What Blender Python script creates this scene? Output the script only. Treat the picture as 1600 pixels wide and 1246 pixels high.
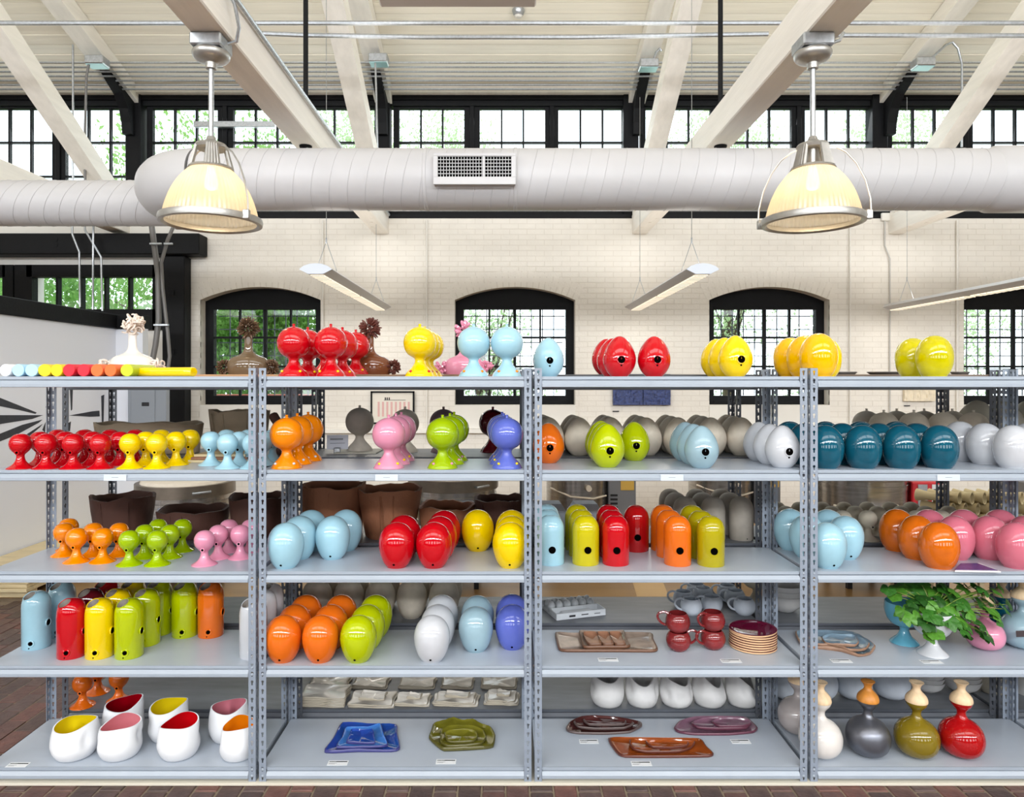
import bpy, bmesh, math, random
from mathutils import Vector, Matrix, Euler

for o in list(bpy.data.objects):
    bpy.data.objects.remove(o, do_unlink=True)
SC = bpy.context.scene
COL = SC.collection
random.seed(7)
PI = math.pi
# photograph frame: 1600 x 1246, focal length in pixels, vanishing point, eye height
F, CX, CY, E = 1095.0, 790.0, 593.0, 1.791

# ------------------------------------------------------------------ camera
cam = bpy.data.cameras.new('camera')
cam.sensor_fit = 'HORIZONTAL'
cam.sensor_width = 36.0
cam.lens = 36.0 * F / 1600.0
cam.shift_x = (800 - CX) / 1600.0
cam.shift_y = -(623 - CY) / 1600.0
cam.clip_start, cam.clip_end = 0.05, 200
camo = bpy.data.objects.new('camera', cam)
camo.location = (0, 0, E)
camo.rotation_euler = (PI / 2, 0, 0)
COL.objects.link(camo)
SC.camera = camo

# ------------------------------------------------------------------ world and lights
w = bpy.data.worlds.new('overcast_sky')
SC.world = w
w.use_nodes = True
bg = w.node_tree.nodes['Background']
bg.inputs[0].default_value = (0.90, 0.96, 1.0, 1)
bg.inputs[1].default_value = 3.8

def area(name, loc, rot, sx, sy, power, col=(1, 1, 1), spread=None):
    l = bpy.data.lights.new(name, 'AREA')
    l.shape = 'RECTANGLE'
    l.size, l.size_y, l.energy, l.color = sx, sy, power, col
    if spread: l.spread = spread
    o = bpy.data.objects.new(name, l)
    o.location, o.rotation_euler = loc, rot
    COL.objects.link(o)
    return o

# daylight through the clerestory windows of the opposite wall, behind the camera
for i in range(12):
    area('clerestory_daylight', (-11.1 + 2.0 * i, -4.95, 4.75), (math.radians(70), 0, 0), 1.72, 0.8, 160, (0.94, 0.97, 1.0))
# added soft front fill at low openings cut in the opposite wall
for i in range(8):
    area('window_daylight', (-8.75 + 2.5 * i, -4.95, 2.0), (math.radians(90), 0, 0), 1.4, 1.5, 21, (0.96, 0.98, 1.0))
# added overhead fill below the closed ceiling, above and behind the camera
area('roof_daylight', (0, -1.6, 6.4), (math.radians(38), 0, 0), 16, 1.6, 360, (0.95, 0.975, 1.0))
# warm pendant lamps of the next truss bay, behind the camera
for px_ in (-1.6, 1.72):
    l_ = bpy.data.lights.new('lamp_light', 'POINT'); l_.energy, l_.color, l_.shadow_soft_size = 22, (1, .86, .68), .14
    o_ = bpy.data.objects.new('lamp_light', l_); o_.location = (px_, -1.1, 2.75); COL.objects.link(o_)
# daylight through the clerestory over the kilns
for i in range(7):
    area('clerestory_daylight', (-9.6 + 3.25 * i, 9.45, 4.7), (math.radians(-70), 0, 0), 2.9, 1.3, 45, (0.95, 0.98, 1.0))

SC.view_settings.view_transform = 'Standard'
SC.view_settings.look = 'None'
SC.view_settings.gamma = 1.0
SC.view_settings.use_curve_mapping = False
SC.view_settings.exposure = -0.22
SC.cycles.use_denoising = True
SC.cycles.max_bounces = 8
SC.cycles.diffuse_bounces = 5
SC.cycles.glossy_bounces = 3
SC.cycles.transmission_bounces = 4
SC.cycles.transparent_max_bounces = 10
SC.cycles.sample_clamp_indirect = 6.0
SC.cycles.caustics_reflective = False
SC.cycles.caustics_refractive = False

# ------------------------------------------------------------------ pixel to place
def X(px, Y): return (px - CX) / F * Y
def Z(py, Y): return E - (py - CY) / F * Y
def YZ(py, z): return F * (E - z) / (py - CY)
def wx(px): return X(px, 9.0)
def wz(py): return Z(py, 9.0)

# ------------------------------------------------------------------ materials
def lin(c):
    r = []
    for v in c:
        v /= 255.0
        r.append(v / 12.92 if v <= 0.04045 else ((v + 0.055) / 1.055) ** 2.4)
    return (r[0], r[1], r[2], 1.0)

MATS = {}
def mat(name, col, rough=0.5, metal=0.0, noise=0.0, scale=20.0, bump=0.0, bscale=None, stretch=None,
        coat=0.0, emit=None, trans=0.0, spec=None, two=None, speck=None):
    if name in MATS: return MATS[name]
    m = bpy.data.materials.new(name)
    m.use_nodes = True
    nt = m.node_tree
    b = nt.nodes['Principled BSDF']
    b.inputs['Base Color'].default_value = lin(col)
    b.inputs['Roughness'].default_value = rough
    b.inputs['Metallic'].default_value = metal
    if spec is not None: b.inputs['Specular IOR Level'].default_value = spec
    if coat: 
        b.inputs['Coat Weight'].default_value = coat
        b.inputs['Coat Roughness'].default_value = 0.03
    if trans: b.inputs['Transmission Weight'].default_value = trans
    if emit:
        b.inputs['Emission Color'].default_value = lin(emit[0])
        b.inputs['Emission Strength'].default_value = emit[1]
    tc = mp = None
    if noise or bump or two or speck:
        tc = nt.nodes.new('ShaderNodeTexCoord')
        mp = nt.nodes.new('ShaderNodeMapping')
        nt.links.new(tc.outputs['Object'], mp.inputs[0])
        if stretch: mp.inputs['Scale'].default_value = stretch
    if noise or two:
        n = nt.nodes.new('ShaderNodeTexNoise')
        n.inputs['Scale'].default_value = scale
        n.inputs['Detail'].default_value = 5
        nt.links.new(mp.outputs[0], n.inputs['Vector'])
        r = nt.nodes.new('ShaderNodeValToRGB')
        c = lin(col)
        if two: lo, hi = lin(two), c
        else:
            lo = tuple(max(0, v * (1 - noise)) for v in c[:3]) + (1,)
            hi = tuple(min(1, v * (1 + noise)) for v in c[:3]) + (1,)
        r.color_ramp.elements[0].position, r.color_ramp.elements[1].position = 0.32, 0.68
        r.color_ramp.elements[0].color, r.color_ramp.elements[1].color = lo, hi
        nt.links.new(n.outputs['Fac'], r.inputs[0])
        nt.links.new(r.outputs[0], b.inputs['Base Color'])
    if bump:
        n2 = nt.nodes.new('ShaderNodeTexNoise')
        n2.inputs['Scale'].default_value = bscale or scale
        n2.inputs['Detail'].default_value = 4
        nt.links.new(mp.outputs[0], n2.inputs['Vector'])
        bp = nt.nodes.new('ShaderNodeBump')
        bp.inputs['Strength'].default_value = bump
        bp.inputs['Distance'].default_value = 0.01
        nt.links.new(n2.outputs['Fac'], bp.inputs['Height'])
        nt.links.new(bp.outputs[0], b.inputs['Normal'])
    MATS[name] = m
    return m

def glaze(name, col, rough=0.035, noise=0.04):
    col = tuple(v*.915 for v in col)
    return mat(name, col, rough, noise=noise, scale=14, coat=0.2)

G = {
 'red': glaze('red_glaze', (202, 6, 22)), 'yellow': glaze('yellow_glaze', (250, 212, 0)),
 'lightblue': glaze('light_blue_glaze', (168, 212, 228)), 'orange': glaze('orange_glaze', (252, 140, 0)),
 'rust': glaze('burnt_orange_glaze', (238, 112, 20)), 'pink': glaze('pink_glaze', (232, 150, 178)),
 'lime': glaze('lime_glaze', (186, 200, 0)), 'green': glaze('leaf_green_glaze', (160, 190, 0)),
 'violet': glaze('violet_blue_glaze', (98, 112, 204)), 'white': glaze('white_glaze', (212, 214, 219)),
 'teal': glaze('teal_glaze', (14, 86, 108), noise=0.18), 'mustard': glaze('mustard_glaze', (206, 192, 10)),
 'olive': glaze('olive_glaze', (182, 168, 10)), 'maroon': glaze('maroon_glaze', (84, 8, 20)),
 'amber': glaze('amber_yellow_glaze', (250, 190, 0)), 'limeyellow': glaze('lime_yellow_glaze', (208, 196, 0), noise=0.12),
 'paleblue': glaze('pale_grey_blue_glaze', (160, 190, 202)), 'rosepink': glaze('rose_pink_glaze', (224, 120, 140)),
 'copper': glaze('speckled_orange_glaze', (222, 108, 14), noise=0.14), 'darkolive': glaze('dark_olive_glaze', (132, 112, 26)),
 'cherry': glaze('cherry_red_glaze', (178, 14, 18)), 'brown': glaze('brown_glaze', (128, 74, 46)),
 'taupe': glaze('taupe_glaze', (108, 88, 66)), 'greige': glaze('warm_grey_glaze', (178, 170, 168)),
 'turq': glaze('turquoise_glaze', (104, 178, 204)), 'mauve': glaze('mauve_red_glaze', (132, 40, 42), noise=0.2),
 'bone': glaze('bone_white_glaze', (236, 230, 224)),
}
BISQ = mat('grey_bisque_clay', (212, 201, 184), 0.7, noise=0.06, scale=30)
BISQD = mat('dark_grey_bisque_clay', (172, 164, 153), 0.75, noise=0.06, scale=30)
BISQL = mat('pale_bisque_clay', (184, 176, 158), 0.75, noise=0.05, scale=30)
BISQW = mat('white_bisque_clay', (216, 215, 214), 0.7, noise=0.03, scale=30)
BISQB = mat('blue_grey_bisque_clay', (196, 203, 213), 0.75, noise=0.03, scale=30)
GUN = mat('gunmetal_glaze', (112, 114, 122), 0.32, metal=0.75)
BLACK = mat('hole_darkness', (6, 5, 5), 1.0, spec=0.0)
STEEL = mat('grey_blue_shelf_paint', (151, 160, 171), 0.32, noise=0.03, scale=9, spec=0.6)
POSTM = mat('grey_post_paint', (132, 141, 154), 0.36, noise=0.05, scale=14, spec=0.6)
STEELD = mat('dark_grey_shelf_paint', (86, 90, 98), 0.42, noise=0.05, scale=12)  # front run's paint darkened to put the rear run in shade
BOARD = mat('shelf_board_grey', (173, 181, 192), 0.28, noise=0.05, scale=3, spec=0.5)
BOARDD = mat('dark_shelf_board', (104, 107, 112), 0.42, noise=0.16, scale=4, stretch=(1, 5, 1))  # rear boards coloured darker for the shade behind the front run
WHITEP = mat('white_wall_paint', (226, 223, 216), 0.75, noise=0.02, scale=3)
BRICKW = mat('white_painted_brick', (226, 221, 212), 0.7, noise=0.03, scale=5, bump=0.3, bscale=40)
MORTW = mat('white_painted_mortar', (216, 210, 200), 0.85)
BEAMW = mat('cream_painted_timber', (236, 231, 222), 0.6, noise=0.05, scale=4, stretch=(4, .4, 4), bump=0.15, bscale=30)
PLANKM = [mat('cream_ceiling_board_%d' % i, c, 0.6, noise=0.05, scale=3, stretch=(.4, 6, 6), bump=0.12, bscale=12) for i, c in
          enumerate([(240, 233, 217), (236, 228, 211), (243, 237, 222)])]
BLACKP = mat('black_timber_paint', (9, 10, 13), 0.6, spec=0.2, noise=0.2, scale=8, bump=0.15, bscale=30)
DUCTM = mat('white_duct_paint', (196, 195, 197), 0.45, noise=0.02, scale=2)
GALV = mat('galvanised_steel', (176, 180, 184), 0.33, metal=0.85, noise=0.12, scale=40)
ALU = mat('cast_aluminium', (172, 170, 166), 0.38, metal=0.8, noise=0.08, scale=30)
CHROME = mat('brushed_steel', (170, 166, 160), 0.22, metal=0.95, noise=0.2, scale=6, stretch=(1, 1, 8))
CONDG = mat('grey_flexible_conduit', (112, 110, 108), 0.5, metal=0.3)
WOODL = mat('pale_turned_wood', (224, 196, 158), 0.5, noise=0.1, scale=12, stretch=(6, 6, 1))
WOODO = mat('amber_turned_wood', (196, 128, 52), 0.45, noise=0.12, scale=12, stretch=(6, 6, 1))
PLY = mat('pale_plywood', (216, 198, 158), 0.6, noise=0.1, scale=4, stretch=(1, 8, 8))
POTB = mat('dark_brown_clay', (74, 44, 34), 0.75, noise=0.12, scale=9, bump=0.4, bscale=25)
POTM = mat('mid_brown_clay', (138, 88, 60), 0.75, noise=0.12, scale=9, bump=0.4, bscale=25)
POTG = mat('grey_brown_clay', (138, 124, 104), 0.8, noise=0.1, scale=9, bump=0.4, bscale=25)
CARDW = mat('white_card', (224, 226, 228), 0.6)
INK = mat('black_ink', (24, 24, 30), 0.6)
INKG = mat('grey_ink', (120, 122, 128), 0.6)
LEAFM = mat('geranium_leaf', (50, 98, 26), 0.5, noise=0.3, scale=30)
STEMM = mat('green_stem', (120, 140, 60), 0.6)
SOIL = mat('dark_soil', (36, 26, 20), 0.95, noise=0.4, scale=60, bump=0.8)

def lampglass():
    m = bpy.data.materials.new('ribbed_lamp_glass'); m.use_nodes = True
    nt = m.node_tree; nt.nodes.clear()
    out = nt.nodes.new('ShaderNodeOutputMaterial')
    tr = nt.nodes.new('ShaderNodeBsdfTranslucent'); tr.inputs[0].default_value = (0.84, 0.74, 0.58, 1)
    tp = nt.nodes.new('ShaderNodeBsdfTransparent'); tp.inputs[0].default_value = (1.0, 0.95, 0.86, 1)
    gl = nt.nodes.new('ShaderNodeBsdfGlossy'); gl.inputs[1].default_value = 0.15
    df = nt.nodes.new('ShaderNodeBsdfDiffuse'); df.inputs[0].default_value = (0.55, 0.5, 0.42, 1)
    a = nt.nodes.new('ShaderNodeMixShader'); a.inputs[0].default_value = 0.2
    nt.links.new(tr.outputs[0], a.inputs[1]); nt.links.new(tp.outputs[0], a.inputs[2])
    d = nt.nodes.new('ShaderNodeMixShader'); d.inputs[0].default_value = 0.25
    nt.links.new(a.outputs[0], d.inputs[1]); nt.links.new(df.outputs[0], d.inputs[2])
    b = nt.nodes.new('ShaderNodeMixShader'); b.inputs[0].default_value = 0.12
    nt.links.new(d.outputs[0], b.inputs[1]); nt.links.new(gl.outputs[0], b.inputs[2])
    nt.links.new(b.outputs[0], out.inputs[0])
    return m
LAMPG = lampglass()
BULB = mat('warm_bulb', (255, 236, 200), 0.4, emit=((255, 214, 150), 8.0))
TUBEL = mat('fluorescent_louvre', (255, 246, 225), 0.4, emit=((255, 240, 212), 1.25))

def glassmat():
    m = bpy.data.materials.new('window_glass'); m.use_nodes = True
    nt = m.node_tree; nt.nodes.clear()
    out = nt.nodes.new('ShaderNodeOutputMaterial')
    tp = nt.nodes.new('ShaderNodeBsdfTransparent'); tp.inputs[0].default_value = (0.93, 0.96, 0.97, 1)
    gl = nt.nodes.new('ShaderNodeBsdfGlossy'); gl.inputs[1].default_value = 0.02
    a = nt.nodes.new('ShaderNodeMixShader'); a.inputs[0].default_value = 0.06
    nt.links.new(tp.outputs[0], a.inputs[1]); nt.links.new(gl.outputs[0], a.inputs[2])
    nt.links.new(a.outputs[0], out.inputs[0])
    return m
GLASS = glassmat()

def treeleaf(name, c):
    m = bpy.data.materials.new(name); m.use_nodes = True
    nt = m.node_tree; nt.nodes.clear()
    out = nt.nodes.new('ShaderNodeOutputMaterial')
    a = nt.nodes.new('ShaderNodeBsdfDiffuse'); a.inputs[0].default_value = lin(c)
    b = nt.nodes.new('ShaderNodeBsdfTranslucent'); b.inputs[0].default_value = lin(c)
    mx = nt.nodes.new('ShaderNodeMixShader'); mx.inputs[0].default_value = 0.5
    nt.links.new(a.outputs[0], mx.inputs[1]); nt.links.new(b.outputs[0], mx.inputs[2])
    nt.links.new(mx.outputs[0], out.inputs[0])
    return m
TL = [treeleaf('tree_leaf_%d' % i, c) for i, c in enumerate([(150, 190, 112), (128, 176, 92), (200, 220, 178)])]  # last leaf colour paled to paint in washed-out daylight
BARK = mat('tree_bark', (96, 82, 70), 0.9, noise=0.2, scale=10)

# ------------------------------------------------------------------ mesh builder
class MB:
    def __init__(s): s.v, s.f, s.m = [], [], []
    def add(s, vs, fs, mi=0):
        o = len(s.v); s.v += [tuple(p) for p in vs]
        for f in fs: s.f.append(tuple(i + o for i in f)); s.m.append(mi)
        return s
    def box(s, x0, x1, y0, y1, z0, z1, mi=0):
        return s.add([(x0,y0,z0),(x1,y0,z0),(x1,y1,z0),(x0,y1,z0),(x0,y0,z1),(x1,y0,z1),(x1,y1,z1),(x0,y1,z1)],
                     [(0,3,2,1),(4,5,6,7),(0,1,5,4),(1,2,6,5),(2,3,7,6),(3,0,4,7)], mi)
    def bbox(s, x0, x1, y0, y1, z0, z1, b, mi=0):   # box with chamfered edges
        vs = []
        for sx, xa in ((1, x0), (-1, x1)):
            for sy, ya in ((1, y0), (-1, y1)):
                for sz, za in ((1, z0), (-1, z1)):
                    vs += [(xa, ya + sy*b, za + sz*b), (xa + sx*b, ya, za + sz*b), (xa + sx*b, ya + sy*b, za)]
        bm = bmesh.new()
        for p in vs: bm.verts.new(p)
        r = bmesh.ops.convex_hull(bm, input=bm.verts)
        bm.verts.index_update()
        s.add([p.co[:] for p in bm.verts], [[q.index for q in f.verts] for f in bm.faces], mi); bm.free()
        return s
    def lathe(s, prof, n=32, c=(0, 0, 0), mi=0, sx=1.0, sy=1.0):
        vs, fs = [], []
        rings = []
        for r, z in prof:
            if r < 1e-6:
                rings.append([len(vs)]); vs.append((c[0], c[1], c[2] + z))
            else:
                rings.append(list(range(len(vs), len(vs) + n)))
                for k in range(n):
                    a = 2*PI*k/n; vs.append((c[0] + sx*r*math.cos(a), c[1] + sy*r*math.sin(a), c[2] + z))
        for A, B in zip(rings, rings[1:]):
            for k in range(n):
                k2 = (k + 1) % n
                if len(A) == 1 and len(B) == 1: continue
                if len(A) == 1: fs.append((A[0], B[k2], B[k]))
                elif len(B) == 1: fs.append((A[k], A[k2], B[0]))
                else: fs.append((A[k], A[k2], B[k2], B[k]))
        return s.add(vs, fs, mi)
    def tube(s, pts, r, n=8, mi=0, cap=True):
        pts = [Vector(p) for p in pts]
        rs = r if isinstance(r, (list, tuple)) else [r] * len(pts)
        vs, fs = [], []
        up = None
        for i, p in enumerate(pts):
            t = (pts[min(i+1, len(pts)-1)] - pts[max(i-1, 0)])
            t = t.normalized() if t.length > 1e-9 else Vector((0, 0, 1))
            if up is None:
                up = Vector((0, 0, 1)) if abs(t.z) < 0.9 else Vector((1, 0, 0))
            u = (up - t * up.dot(t)).normalized(); up = u
            v = t.cross(u)
            for k in range(n):
                a = 2*PI*k/n
                vs.append(p + (u*math.cos(a) + v*math.sin(a)) * rs[i])
        for i in range(len(pts) - 1):
            for k in range(n):
                k2 = (k+1) % n
                fs.append((i*n+k, i*n+k2, (i+1)*n+k2, (i+1)*n+k))
        if cap:
            fs.append(tuple(reversed(range(n)))); fs.append(tuple(range((len(pts)-1)*n, len(pts)*n)))
        return s.add(vs, fs, mi)
    def prism(s, poly, ax, a0, a1, mi=0):   # polygon (u, v) pushed along axis ax ('x','y','z')
        n = len(poly)
        def P(u, v, a): return {'x': (a, u, v), 'y': (u, a, v), 'z': (u, v, a)}[ax]
        vs = [P(u, v, a0) for u, v in poly] + [P(u, v, a1) for u, v in poly]
        fs = [tuple(range(n)), tuple(range(2*n-1, n-1, -1))]
        fs += [(i, n+i, n+(i+1) % n, (i+1) % n) for i in range(n)]
        return s.add(vs, fs, mi)
    def disc(s, c, nrm, r, n=16, depth=0.0, mi=0):
        nrm = Vector(nrm).normalized(); c = Vector(c)
        return s.tube([c - nrm*depth, c], r, n, mi) if depth else s.tube([c - nrm*1e-4, c], r, n, mi)
    def torus(s, c, nrm, R, r, n=20, k=6, mi=0, arc=2*PI):
        nrm = Vector(nrm).normalized()
        u = nrm.orthogonal().normalized(); v = nrm.cross(u); c = Vector(c)
        full = abs(arc - 2*PI) < 1e-6
        pts = [c + (u*math.cos(arc*i/n) + v*math.sin(arc*i/n))*R for i in range(n + 1)]
        return s.tube(pts, r, k, mi, cap=not full)
    def mesh(s, name, mats, smooth=True, ang=38, recalc=True):
        me = bpy.data.meshes.new(name)
        me.from_pydata(s.v, [], s.f)
        for m in (mats if isinstance(mats, (list, tuple)) else [mats]): me.materials.append(m)
        if any(s.m): me.polygons.foreach_set('material_index', s.m)
        if recalc:
            bm = bmesh.new(); bm.from_mesh(me)
            bmesh.ops.recalc_face_normals(bm, faces=bm.faces); bm.to_mesh(me); bm.free()
        if smooth:
            me.polygons.foreach_set('use_smooth', [True]*len(me.polygons))
            me.set_sharp_from_angle(angle=math.radians(ang))
        me.update()
        return me

CACHE = {}
def cached(key, fn):
    if key not in CACHE: CACHE[key] = fn()
    return CACHE[key]

def ob(name, me, parent=None, loc=(0, 0, 0), rot=(0, 0, 0), scale=None):
    o = bpy.data.objects.new(name, me)
    COL.objects.link(o)
    if parent: o.parent = parent
    o.location, o.rotation_euler = loc, rot
    if scale is not None: o.scale = scale if isinstance(scale, (tuple, list)) else (scale,)*3
    return o
def tag(o, label, cat, group=None, kind=None):
    o['label'] = label; o['category'] = cat
    if group: o['group'] = group
    if kind: o['kind'] = kind
    return o
def thing(name, label, cat, loc=(0, 0, 0), rz=0.0, group=None, scale=None):
    o = ob(name, None, None, loc, (0, 0, rz), scale)
    o.empty_display_size = 0.05
    return tag(o, label, cat, group)
def struct(name, me, parent=None, loc=(0, 0, 0), label=None):
    o = ob(name, me, parent, loc)
    if not parent: o['kind'] = 'structure'
    if label: o['label'] = label
    return o

def smoothp(p, k=4):   # Catmull-Rom through profile points
    out = []
    n = len(p)
    for i in range(n - 1):
        p0, p1, p2, p3 = p[max(i-1, 0)], p[i], p[i+1], p[min(i+2, n-1)]
        for j in range(k):
            t = j / k
            q = [0.5*((2*p1[d]) + (-p0[d]+p2[d])*t + (2*p0[d]-5*p1[d]+4*p2[d]-p3[d])*t*t + (-p0[d]+3*p1[d]-3*p2[d]+p3[d])*t**3) for d in range(len(p1))]
            if len(p1) == 2: q[0] = max(q[0], 0.0)
            out.append(tuple(q))
    out.append(tuple(p[-1]))
    return out
ORD = ['first', 'second', 'third', 'fourth', 'fifth', 'sixth', 'seventh', 'eighth', 'ninth', 'tenth', 'eleventh', 'twelfth']
# ------------------------------------------------------------------ the room
XL, XR, YB = -12.0, 12.0, -4.6
YC = 9.3                                   # plane of the clerestory
def ceil_z(Y): return 5.67 + 0.3*(9 - max(Y, 2.7 - Y))
TRUSS = [-8.23, -4.92, -1.6, 1.72, 5.01, 8.3]

# floor: brick paving, tan concrete beyond
MORT = mat('floor_mortar', (126, 112, 94), 0.85, noise=0.15, scale=20)
FB = [mat('floor_brick_%d' % i, c, 0.42, noise=0.22, scale=18, bump=0.35, bscale=40) for i, c in
      enumerate([(90, 62, 56), (80, 60, 55), (102, 66, 58), (86, 66, 62), (72, 54, 50)])]
TAN = mat('tan_sealed_floor', (158, 124, 78), 0.35, two=(120, 92, 58), scale=1.2, stretch=(.5, 2, 1))
fl = MB().box(XL, XR, YB, 12.0, -0.2, -0.006).mesh('floor', MORT, False)
FLOOR = struct('floor', fl)
tf = MB().box(XL, XR, 5.75, 9.4, -0.05, 0.002).mesh('far_floor', TAN, False)
ob('concrete_slab', tf, FLOOR)
ob('worn_strip', MB().prism([(1.08, 5.76), (1.34, 5.76), (1.55, 7.6), (1.25, 7.6)], 'z', 0.002, 0.004).mesh('worn_strip', mat('worn_floor_paint', (196, 160, 104), 0.4), False), FLOOR)  # paler strip on the tan floor
bw, bl = 0.1045, 0.21
brick_me = [cached('fbrick%d' % i, lambda i=i: MB().bbox(0.004, bw - 0.004, 0.004, bl - 0.004, -0.03, 0.0, 0.004).mesh('floor_brick', FB[i], False)) for i in range(5)]
rest = MB(); nb = 0
for ci in range(int((XL+1)/bw), int(9.0/bw)):
    for ri in range(-2, 28):
        x = ci*bw; y = ri*bl + (bl/2 if ci % 2 else 0)
        if y + bl > 5.76: continue
        front = 2.6 < y < 3.2 and -2.6 < x < 2.75
        left = 3.5 < y < 5.6 and -4.35 < x < -2.3 and x/(y) > -0.8
        dz = random.uniform(-0.002, 0.001)
        if (front or left) and nb < 300:
            ob('brick', random.choice(brick_me), FLOOR, (x, y, dz)); nb += 1
        else:
            rest.box(x+.004, x+bw-.004, y+.004, y+bl-.004, -.03, dz, random.randrange(5))
o = ob('brick_paving', rest.mesh('brick_paving', FB, False, recalc=False), FLOOR); o['kind'] = 'stuff'

# back wall of painted brick with arched window openings
WXC = [0.12 + 3.27*k for k in (-1, 0, 1, 2, 3)]
WH, ZS, ZSP, ZTOP, RISE = 0.773, 1.462, 2.81, 3.90, 0.168
XW0 = -4.05
def arch(u):                                # height of the arch soffit at u in -1..1
    R = (WH*WH + RISE*RISE)/(2*RISE); return ZSP + math.sqrt(R*R - (u*WH)**2) - (R - RISE)
wb = MB(); ya, yb = 9.006, 9.34
xs = [XW0]
for c in WXC: xs += [c - WH, c + WH]
xs.append(XR)
wb.box(XW0, XR, ya, yb, -0.1, ZS)
for a, b in zip(xs[0::2], xs[1::2]): wb.box(a, b, ya, yb, ZS, ZTOP)
for c in WXC:
    N = 20
    for i in range(N):
        u0, u1 = -1 + 2*i/N, -1 + 2*(i+1)/N
        wb.prism([(c+u0*WH, arch(u0)), (c+u1*WH, arch(u1)), (c+u1*WH, ZTOP), (c+u0*WH, ZTOP)], 'y', ya, yb)
WALL = struct('wall_back', wb.mesh('wall_back', MORTW, False))
bh, blen = 0.069, 0.222
rest = MB(); cnt = 0
bvar = {}
def wall_brick(x0, x1, z0, z1, d):
    global cnt
    L = x1 - x0
    vis = 2.1 < z0 < 3.45 and -2.35 < x0 < 2.6
    if vis and cnt < 270 and abs(L - (blen - .009)) < 1e-4:
        me = cached('wbrick', lambda: MB().bbox(0, blen-.009, 0, .03, 0, bh-.009, .003).mesh('wall_brick', BRICKW, False))
        ob('brick', me, WALL, (x0, 9.006-d, z0)); cnt += 1
    else:
        rest.box(x0, x1, 9.006-d, 9.03, z0, z1)
for r in range(int(0.1/bh), int(ZTOP/bh)):
    z0 = r*bh; z1 = z0 + bh - .009
    x = XW0 + (0.111 if r % 2 else 0)
    if r % 2: rest.box(XW0, x - .009, 9.003, 9.03, z0, z1)
    while x < 9.2:
        x0, x1 = x, x + blen - .009
        segs = [(x0, x1)]
        for c in WXC:
            if z1 > 1.16 and z0 < ZSP:
                ns = []
                for s in segs:
                    a, b = c - WH, c + WH
                    if s[1] <= a or s[0] >= b: ns.append(s)
                    else:
                        if s[0] < a - .02: ns.append((s[0], a))
                        if s[1] > b + .02: ns.append((b, s[1]))
                segs = ns
            elif z0 >= ZSP and abs((x0+x1)/2 - c) < WH + 0.12:
                R_ = (WH*WH + RISE*RISE)/(2*RISE); zc_ = ZSP + RISE - R_
                near = min(math.hypot(q - c, z0 - zc_) for q in (x0, x1, max(x0, min(x1, c))))
                if near < R_ + .004 and x1 > c - WH and x0 < c + WH:
                    segs = [s_ for s_ in ((x0, c - WH), (c + WH, x1)) if s_[1] - s_[0] > .03]
        for s in segs:
            if s[1] - s[0] > .03: wall_brick(s[0], s[1], z0, z1, random.uniform(0.001, 0.0035))
        x += blen
# rowlock bricks over the arches
for c in WXC:
    R = (WH*WH + RISE*RISE)/(2*RISE); zc = ZSP + RISE - R
    A = math.asin(WH/R)
    n = 22
    for i in range(n):
        a0 = -A*1.04 + 2.08*A*i/n + .004; a1 = -A*1.04 + 2.08*A*(i+1)/n - .004
        P = lambda a, q: (c + q*math.sin(a), zc + q*math.cos(a))
        rest.prism([P(a0, R+.001), P(a1, R+.001), P(a1, R+.208), P(a0, R+.208)], 'y', 9.001, 9.03)
o = ob('bricks', rest.mesh('bricks', BRICKW, False, recalc=False), WALL); o['kind'] = 'stuff'
# plaster aprons under the windows, ledge along the wall
for c in WXC: ob('apron_panel', MB().box(c-WH, c+WH, 8.99, 9.02, 1.16, ZS-.002).mesh('apron_panel', WHITEP, False), WALL)
struct('trim_1', MB().bbox(XW0+.02, XR-.1, 8.93, 9.0, 1.10, 1.155, .006).mesh('wall_ledge', WHITEP, False))

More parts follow.
